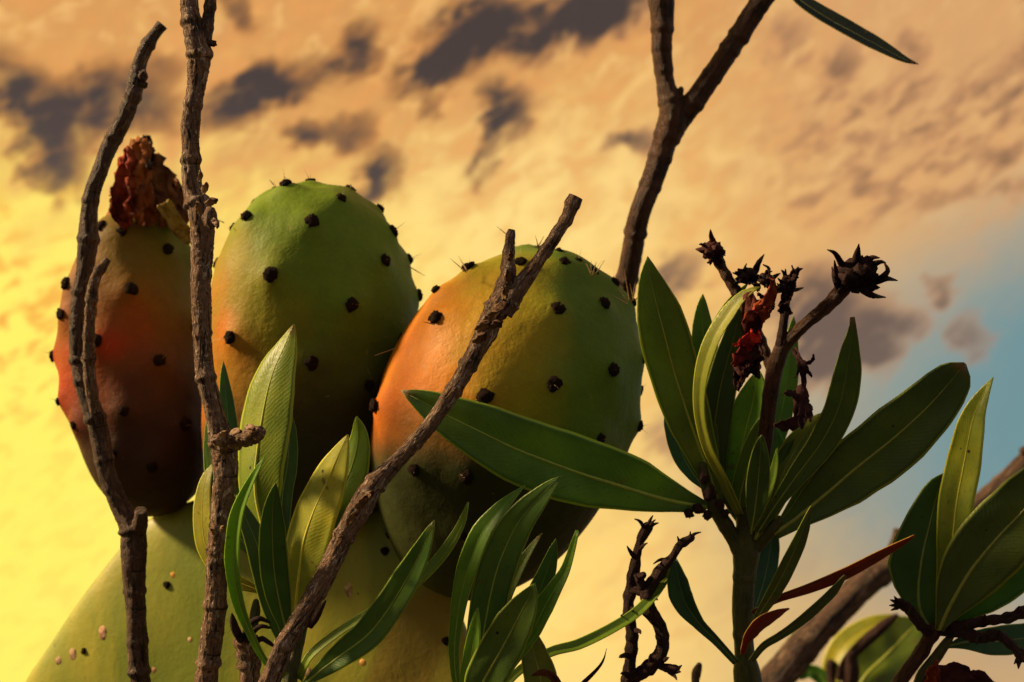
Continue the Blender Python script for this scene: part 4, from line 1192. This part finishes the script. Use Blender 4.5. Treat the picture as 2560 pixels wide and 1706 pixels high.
C_([(1676, 985), (1684, 1060), (1704, 1130), (1734, 1184), (1775, 1235)], 22, .418, .408, (.025, .07, .03), roll=15, ribr=1.6)
# flower stalks
tube("flower_stalk", [(1962, 850, .398, 19), (1940, 915, .399, 21), (1926, 986, .40, 20), (1915, 1080, .402, 19), (1900, 1190, .405, 19), (1880, 1320, .41, 19)], "bark_red", sc_, seed=21, rough=.04, nodes=.05, tip='round', ns=20)
tube("flower_stalk", [(2108, 722, .392, 20), (2064, 768, .393, 17), (2006, 817, .395, 15), (1965, 860, .398, 17), (1940, 920, .399, 15)], "bark_red", sc_, seed=22, rough=.05, nodes=.08, tip='round', ns=20, nodegap=50)
tube("flower_stalk", [(1969, 735, .397, 9), (1964, 770, .397, 10), (1958, 812, .397, 11), (1950, 870, .398, 13)], "bark_dry", sc_, seed=23, rough=.08, nodes=.1, tip='round', ns=16, nodegap=35)
tube("flower_stalk", [(1790, 640, .404, 15), (1802, 665, .404, 13), (1822, 700, .404, 13), (1848, 740, .404, 14), (1880, 800, .404, 14), (1920, 900, .402, 13), (1935, 950, .401, 12)], "bark_red", sc_, seed=24, rough=.10, nodes=.12, tip='round', ns=18, nodegap=30)
BLK = (.034, .015, .012)


def head(x, y, d, r, sepals, st=(1, 1, .9), color=BLK, amp=.45, label=None):
    o = lump("withered_flower", (x, y, d), r, "withered", sc_, st, amp, 1.9, color, label=label)
    rr_ = random.Random(int(x))
    for e_ in range(7):
        an, ln = rr_.uniform(0, 6.28), r * rr_.uniform(1.0, 1.7)
        dx, dy = math.cos(an), -math.sin(an)
        bx_, by_ = rr_.uniform(-.4, .4), rr_.uniform(-.4, .4)
        sepals = sepals + [[(x + dx * ln * st[0], y + dy * ln * st[1]), (x + dx * ln * .75 + bx_ * r * .5, y + dy * ln * .75 + by_ * r * .5), (x + dx * r * .35, y + dy * r * .35, r * rr_.uniform(.18, .34))]]
    lump("withered_floret", (x + r * .4, y - r * .1, d - .004), r * .55, "withered", o, (1, 1, .9), .5, 2.2, color)
    lump("withered_floret", (x - r * .4, y + r * .25, d - .005), r * .5, "withered", o, (1, 1, .9), .5, 2.2, color)
    for pts in sepals:
        n = len(pts)
        wd = pts[-1][2] if len(pts[-1]) > 2 else 9
        pp = []
        for i, q_ in enumerate(pts):
            f = i / (n - 1)
            pp.append((q_[0], q_[1], d - .006 * (1 - f) * random.choice((-1, .5, 1)), 1.6 + (wd - 1.6) * f ** .8))
        cone_strip("sepal", pp, o, "withered", color, ns=8, step=4)
    return o


head(2140, 686, .390, 42, [[(2069, 625), (2088, 634), (2104, 660, 9)], [(2147, 611), (2142, 640), (2136, 672, 17)], [(2168, 640), (2166, 652), (2150, 680, 18)], [(2214, 657), (2200, 656), (2180, 664), (2160, 690, 12)], [(2211, 656), (2218, 680), (2190, 702), (2160, 705, 14)],
                           [(2243, 702), (2215, 696), (2190, 700), (2160, 700, 16)], [(2214, 744), (2180, 738), (2150, 718, 13)], [(2086, 652), (2090, 680), (2096, 720, 10)], [(2080, 668), (2086, 700), (2100, 728, 8)], [(2190, 722), (2170, 724), (2140, 712, 18)]], (1.15, .95, .9), label="large star-shaped withered flower head")
head(1971, 716, .396, 20, [[(1954, 676), (1962, 686), (1966, 706, 9)], [(2006, 672), (1994, 678), (1980, 706, 10)], [(1996, 668), (1988, 682), (1978, 706, 9)], [(2008, 720), (1994, 724), (1978, 726, 7)], [(1940, 734), (1950, 728), (1962, 726, 8)], [(1945, 696), (1955, 708), (1964, 720, 8)]], (.9, 1.3, .9))
head(1868, 690, .404, 24, [[(1910, 637), (1898, 655), (1884, 684, 10)], [(1866, 660), (1862, 672), (1866, 688, 5)], [(1838, 680), (1850, 684), (1862, 694, 9)], [(1902, 700), (1890, 700), (1875, 700, 9)]], (1.1, .8, .9))
head(1783, 627, .402, 25, [[(1776, 575), (1778, 592), (1786, 616, 10)], [(1756, 612), (1764, 610), (1776, 622, 5)], [(1800, 622), (1804, 640), (1795, 655, 10)]], (1.05, .95, .95), (.07, .022, .018))
head(1915, 700, .392, 17, [[(1908, 662), (1922, 672), (1918, 696, 6)], [(1898, 690), (1904, 696), (1914, 706, 7)], [(1950, 684), (1936, 692), (1920, 706, 9)]], (1, 1, .9))
rq = random.Random(5)
for q_ in range(11):
    x0, y0 = rq.uniform(1890, 1985), rq.uniform(700, 790)
    an, ln = rq.uniform(0, 6.28), rq.uniform(28, 55)
    x1, y1 = x0 + math.cos(an) * ln * .7, y0 - abs(math.sin(an)) * ln
    leaf(sc_, [(x1, y1), ((x0 + x1) / 2 + rq.uniform(-12, 12), (y0 + y1) / 2 + rq.uniform(-8, 8)), (x0, y0)], rq.uniform(5, 10), .384 + rq.uniform(0, .008), .393, (.04, .017, .013), roll=rq.uniform(-50, 50), name="withered_petal", mat="withered", rib=False, crump=5, jag=.3, nu=14, nv=4, fold=.5,
         tab=[(0, .15), (.2, .6), (.5, 1), (.8, .8), (1, .4)])
# crumpled red flower hanging beside the stalk
rf = lump("withered_flower", (1880, 800, .388), 36, "withered", sc_, (.75, 1.5, .8), .5, 1.7, (.10, .022, .015), label="crumpled dark red flower hanging from the stalk")
for pts, wd, col in [([(1930, 700), (1928, 740), (1908, 780), (1890, 830)], 18, (.30, .07, .025)), ([(1858, 806), (1875, 790), (1905, 770), (1922, 740)], 14, (.42, .08, .02)), ([(1838, 866), (1856, 858), (1880, 850), (1895, 820)], 18, (.62, .03, .015)), ([(1830, 910), (1850, 890), (1875, 870), (1890, 840)], 22, (.24, .025, .014)),
                     ([(1842, 975), (1850, 945), (1870, 910), (1885, 860)], 22, (.05, .018, .015)), ([(1895, 945), (1888, 915), (1890, 880), (1895, 840)], 20, (.05, .018, .015)), ([(1860, 940), (1862, 915), (1876, 890), (1890, 850)], 24, (.08, .02, .016))]:
    leaf(rf, pts, wd, .378, .388, col, roll=random.uniform(-30, 30), name="petal", mat="withered", rib=False, crump=11, wave=.3, jag=.4, nu=20, nv=5, fold=.4, tab=[(0, .2), (.15, .7), (.45, 1), (.8, .7), (1, .3)])
# shrivelled flower drooping on the other side
df = lump("withered_flower", (2003, 1010, .392), 26, "withered", sc_, (.75, 1.5, .7), .5, 1.7, (.085, .035, .03), label="shrivelled flower drooping below the stalk")
for pts, wd in [([(2034, 888), (2030, 902), (2012, 908), (1998, 900)], 3), ([(2029, 943), (2018, 928), (2005, 905), (1985, 880)], 7), ([(1985, 945), (1994, 935), (1996, 910), (1988, 885)], 3), ([(2012, 985), (2010, 940), (2004, 905), (1985, 872)], 9),
                ([(1935, 1062), (1960, 1062), (1985, 1055), (2005, 1030)], 16), ([(2004, 1072), (2006, 1050), (2008, 1020), (2008, 985)], 14), ([(2026, 1055), (2020, 1030), (2014, 1000)], 10), ([(1960, 985), (1980, 988), (1998, 1000)], 9)]:
    leaf(df, pts, wd, .386, .392, (.075, .03, .028), roll=random.uniform(-30, 30), name="petal", mat="withered", rib=False, crump=4, wave=.3, jag=.3, nu=18, nv=4, fold=.5, tab=[(0, .25), (.2, .8), (.5, 1), (.8, .8), (1, .5)])

# ------------------------------------------------------------------ dried flower stalks
f0 = P(1565, 1706, .40)
fs = root("dried_flower_stalk", (f0.x, f0.y + .04, 0), "knobbly dead flower stalk of twisted dark brown branches against the pale sky", "stalk")
fL = [(1618, 1318, .40, 14.2), (1600, 1355, .40, 10.6), (1588, 1408, .40, 13.0), (1579, 1462, .40, 14.2), (1571, 1515, .40, 14.2), (1575, 1556, .40, 14.2), (1580, 1600, .40, 14.2), (1577, 1640, .40, 14.2), (1572, 1680, .40, 15.3), (1562, 1725, .40, 17.7)]
tube("stem", fL, "bark_dry", fs, seed=31, rough=.22, nodes=.12, nodegap=42, ns=18, ground=True, tip='round')
fR = [(1728, 1344, .395, 9.4), (1700, 1362, .395, 10.6), (1680, 1394, .395, 10.6), (1655, 1424, .395, 14.2), (1634, 1456, .396, 15.3), (1617, 1488, .397, 16.5), (1626, 1527, .397, 17.7), (1650, 1566, .398, 15.3), (1658, 1610, .398, 15.3), (1640, 1652, .399, 17.7), (1605, 1682, .40, 16.5), (1572, 1705, .40, 14.2)]
tube("branchlet", fR, "bark_dry", fs, seed=32, rough=.22, nodes=.12, nodegap=45, ns=18, tip='round')
tube("branchlet", [(1577, 1478, .399, 8), (1600, 1478, .398, 13), (1625, 1484, .397, 14)], "bark_dry", fs, seed=33, rough=.25, ns=14, tip='round')
tube("branchlet", [(1690, 1674, .396, 10), (1672, 1672, .397, 11), (1648, 1664, .398, 9), (1630, 1660, .399, 9)], "bark_dry", fs, seed=34, rough=.2, ns=14, tip='round')
tube("branchlet", [(1608, 1438, .395, 9), (1598, 1446, .396, 12), (1606, 1470, .397, 10)], "bark_dry", fs, seed=35, rough=.25, ns=12, tip='round')
for pts in [[(1632, 1290), (1624, 1304), (1616, 1325, 7)], [(1587, 1298), (1600, 1304), (1612, 1322, 6)], [(1646, 1308), (1634, 1312), (1620, 1325, 6)], [(1638, 1300), (1628, 1310), (1618, 1328, 6)], [(1568, 1366), (1576, 1380), (1590, 1395, 8)], [(1618, 1358), (1608, 1364), (1598, 1375, 6)],
            [(1752, 1331), (1735, 1336), (1718, 1352, 6)], [(1726, 1330), (1724, 1342), (1712, 1356, 5)], [(1694, 1342), (1698, 1354), (1700, 1368, 6)], [(1634, 1410), (1650, 1400), (1668, 1400, 6)], [(1602, 1585), (1598, 1578), (1584, 1576, 8)], [(1552, 1540), (1560, 1538), (1572, 1540, 7)],
            [(1548, 1644), (1556, 1640), (1574, 1638, 9)], [(1626, 1636), (1626, 1646), (1630, 1660, 8)], [(1704, 1664), (1696, 1670), (1682, 1674, 7)], [(1702, 1680), (1694, 1680), (1682, 1678, 7)], [(1692, 1700), (1686, 1690), (1674, 1680, 7)], [(1552, 1685), (1560, 1684), (1572, 1690, 9)], [(1672, 1644), (1664, 1648), (1650, 1656, 8)],
            [(1594, 1452), (1588, 1440), (1596, 1436, 5)], [(1644, 1500), (1638, 1496), (1628, 1490, 7)], [(1643, 1595), (1648, 1600), (1656, 1604, 6)], [(1580, 1530), (1584, 1524), (1576, 1520, 6)]]:
    wd = pts[-1][2]
    cone_strip("bud_scale", [(q_[0], q_[1], .392 + .004 * i, 1.5 + (wd - 1.5) * (i / (len(pts) - 1)) ** .8) for i, q_ in enumerate(pts)], fs, "bark_dry", ns=8, step=3)

# ------------------------------------------------------------------ thick branch at the lower right, further off
e0 = P(1920, 1740, 0.830)
eb = root("thick_branch", (e0.x, e0.y + .04, 0), "thick brown branch slanting up behind the leaves at lower right", "branch")
tube("stem", [(2720, 1000, 0.870, 24), (2640, 1080, 0.865, 25), (2560, 1160, 0.860, 26), (2512, 1210, 0.860, 27), (2430, 1282, 0.855, 30), (2330, 1350, 0.850, 31), (2230, 1415, 0.845, 33), (2165, 1460, 0.842, 36), (2100, 1520, 0.840, 38), (2042, 1578, 0.837, 39), (1980, 1650, 0.833, 41), (1915, 1730, 0.830, 43), (1860, 1810, 0.830, 44)],
     "bark_smooth", eb, seed=41, rough=.05, nodes=.07, ground=True, nodegap=120)
tube("cut_stub", [(2244, 1322, 0.845, 10), (2240, 1350, 0.845, 14), (2225, 1395, 0.845, 18), (2215, 1420, 0.845, 16)], "bark_smooth", eb, seed=42, rough=.08, ns=16)
leaf(eb, [(2080, 1512), (2040, 1540), (2005, 1575), (1985, 1610), (1975, 1660)], 16, 0.855, 0.850, (.06, .13, .02), roll=20, ribr=2)
lump("bud", (2560, 1128, 0.855), 12, "bark_smooth", eb)

# ------------------------------------------------------------------ shoot at the right edge
d0 = P(2250, 1706, .41)
sdr = root("oleander_shoot", (d0.x, d0.y + .04, 0), "leafy shoot with spent flower stems at the lower right corner", "plant", "leafy oleander shoots")
tube("stem", [(2356, 1555, .41, 15), (2340, 1572, .41, 19), (2322, 1598, .41, 18), (2300, 1637, .41, 18), (2272, 1672, .41, 17), (2240, 1720, .41, 18)], "bark_red", sdr, seed=51, rough=.10, nodes=.08, ground=True, tip='round', nodegap=60)
tube("limb", [(2378, 1590, .408, 8), (2362, 1612, .408, 12), (2340, 1645, .409, 14), (2305, 1690, .41, 14), (2290, 1740, .41, 14)], "bark_green", sdr, seed=52, rough=.05, tip='round', ns=16)
tube("spent_flower_stem", [(2640, 1490, .395, 12), (2566, 1525, .396, 13), (2524, 1544, .398, 12), (2463, 1552, .40, 12), (2410, 1564, .404, 13), (2342, 1578, .41, 13)], "bark_dry", sdr, seed=53, rough=.12, nodes=.2, nodegap=32, ns=18, tip='round')
tube("spent_flower_stem", [(2562, 1648, .392, 11), (2534, 1618, .394, 11), (2495, 1588, .397, 13), (2455, 1594, .40, 13), (2410, 1584, .404, 13), (2350, 1578, .41, 12)], "bark_dry", sdr, seed=54, rough=.14, nodes=.24, nodegap=36, ns=18, tip='round')
tube("spent_flower_stem", [(2248, 1508, .402, 12), (2266, 1519, .403, 12), (2286, 1543, .405, 11), (2304, 1566, .407, 11), (2330, 1590, .41, 13)], "bark_dry", sdr, seed=55, rough=.14, nodes=.2, nodegap=28, ns=18, tip='round')
for pts in [[(2236, 1492), (2242, 1500), (2254, 1510, 7)], [(2226, 1500), (2236, 1504), (2252, 1512, 7)], [(2224, 1514), (2236, 1514), (2252, 1514, 7)], [(2228, 1526), (2238, 1522), (2252, 1516, 6)], [(2266, 1504), (2264, 1510), (2262, 1518, 6)], [(2280, 1514), (2278, 1524), (2276, 1534, 7)],
            [(2462, 1536), (2462, 1544), (2462, 1554, 9)], [(2420, 1552), (2422, 1560), (2424, 1566, 7)], [(2548, 1516), (2544, 1526), (2538, 1540, 8)], [(2460, 1584), (2458, 1592), (2456, 1600, 8)], [(2498, 1576), (2496, 1584), (2494, 1594, 9)], [(2440, 1612), (2442, 1604), (2446, 1596, 8)], [(2546, 1672), (2548, 1655), (2552, 1640, 12)], [(2536, 1660), (2544, 1648), (2550, 1636, 9)]]:
    wd = pts[-1][2]
    cone_strip("bud_scale", [(q_[0], q_[1], .392 + .003 * i, 1.5 + (wd - 1.5) * (i / 2) ** .8) for i, q_ in enumerate(pts)], sdr, "bark_dry", ns=8, step=3)
leaf(sdr, [(2362, 1183), (2345, 1229), (2322, 1319), (2305, 1392), (2296, 1474), (2302, 1530), (2335, 1585)], 66, .408, .41, (.028, .058, .014), roll=-6, fold=.14, ribr=3.6,
     tab=[(0, .03), (.05, .3), (.12, .5), (.28, .78), (.45, 1.0), (.58, 1.06), (.70, .80), (.80, .40), (.9, .22), (1, .14)][::1], tabr=[(0, .02), (.05, .16), (.12, .26), (.28, .52), (.45, .66), (.6, .72), (.75, .74), (.88, .55), (1, .15)], label="dark round-bellied leaf of the corner shoot")
leaf(sdr, [(2484, 943), (2460, 985), (2434, 1045), (2414, 1147), (2394, 1249), (2385, 1330), (2374, 1410), (2358, 1490), (2345, 1575)], 38, .396, .407, (.13, .135, .016), roll=18, fold=.20, ribr=3.6, label="upright olive-yellow leaf with a bright midrib",
     tab=[(0, .01), (.04, .2), (.1, .45), (.2, .78), (.34, .98), (.5, 1.0), (.65, .85), (.8, .52), (.9, .3), (1, .16)])
leaf(sdr, [(2690, 1120), (2640, 1175), (2560, 1274), (2491, 1347), (2428, 1425), (2376, 1512), (2348, 1575)], 76, .388, .405, (.042, .056, .013), roll=-8, fold=.16, ribr=4.4, label="broad dark leaf running out of the picture's edge")
leaf(sdr, [(2680, 1345), (2560, 1410), (2480, 1465), (2410, 1515), (2352, 1580)], 46, .402, .409, (.05, .11, .02), roll=-20, ribr=3)
leaf(sdr, [(2680, 1560), (2580, 1592), (2490, 1605), (2420, 1606), (2365, 1618)], 32, .412, .41, (.022, .055, .018), roll=15, ribr=2.2)
leaf(sdr, [(2500, 1722), (2440, 1712), (2390, 1702), (2345, 1698), (2305, 1722)], 40, .39, .405, (.07, .018, .014), roll=10, name="dry_leaf", mat="withered", rib=False, crump=12, jag=.2, fold=.3, label="crumpled red-brown dead leaf")
leaf(sdr, [(2345, 1655), (2342, 1680), (2335, 1705), (2320, 1740)], 18, .385, .40, (.26, .04, .02), roll=30, name="dry_leaf", mat="withered", rib=False, crump=8, jag=.2, fold=.4)

# ------------------------------------------------------------------ small out of focus cluster, bottom right
g0 = P(2110, 1760, 0.850)
sg = root("oleander_shoot", (g0.x, g0.y + .04, 0), "blurred pale green leaf cluster with a black pod, behind the corner shoot", "plant", "leafy oleander shoots")
tube("stem", [(2078, 1660, 0.855, 12), (2084, 1700, 0.855, 14), (2110, 1770, 0.850, 18)], "bark_dry", sg, seed=61, rough=.1, ground=True, tip='round', ns=14)
tube("stem", [(2128, 1640, 0.845, 14), (2128, 1690, 0.847, 20), (2112, 1760, 0.850, 16)], "bark_dry", sg, seed=62, rough=.15, tip='round', ns=14)
leaf(sg, [(2300, 1550), (2262, 1590), (2215, 1640), (2165, 1690), (2125, 1760)], 70, 0.870, 0.855, (.13, .19, .02), roll=8, ribr=4.4)
leaf(sg, [(2250, 1540), (2180, 1568), (2120, 1610), (2088, 1660), (2080, 1720), (2105, 1770)], 26, 0.860, 0.853, (.34, .34, .03), roll=(40, 25), ribr=2)
tube("seed_pod", [(2240, 1540, 0.850, 7), (2212, 1562, 0.850, 13), (2178, 1592, 0.850, 15), (2140, 1626, 0.850, 14), (2112, 1660, 0.850, 12), (2098, 1700, 0.850, 10)], "bark_dry", sg, seed=63, rough=.05, ns=14, tip='round', label="long black pod")
leaf(sg, [(2000, 1700), (2020, 1680), (2050, 1690), (2085, 1740)], 16, 0.860, 0.855, (.05, .12, .02), roll=10, ribr=2)

# a twig tip just reaching into the picture
h0 = P(1738, 1760, .50)
tp = root("twig_tip", (h0.x, h0.y + .04, 0), "blurred tip of a small twig at the bottom edge beside the dead stalk", "twig")
tube("stem", [(1748, 1664, .50, 8), (1742, 1682, .50, 12), (1738, 1710, .50, 10), (1736, 1770, .50, 11)], "bark_smooth", tp, seed=71, rough=.08, ground=True, tip='round', ns=14)
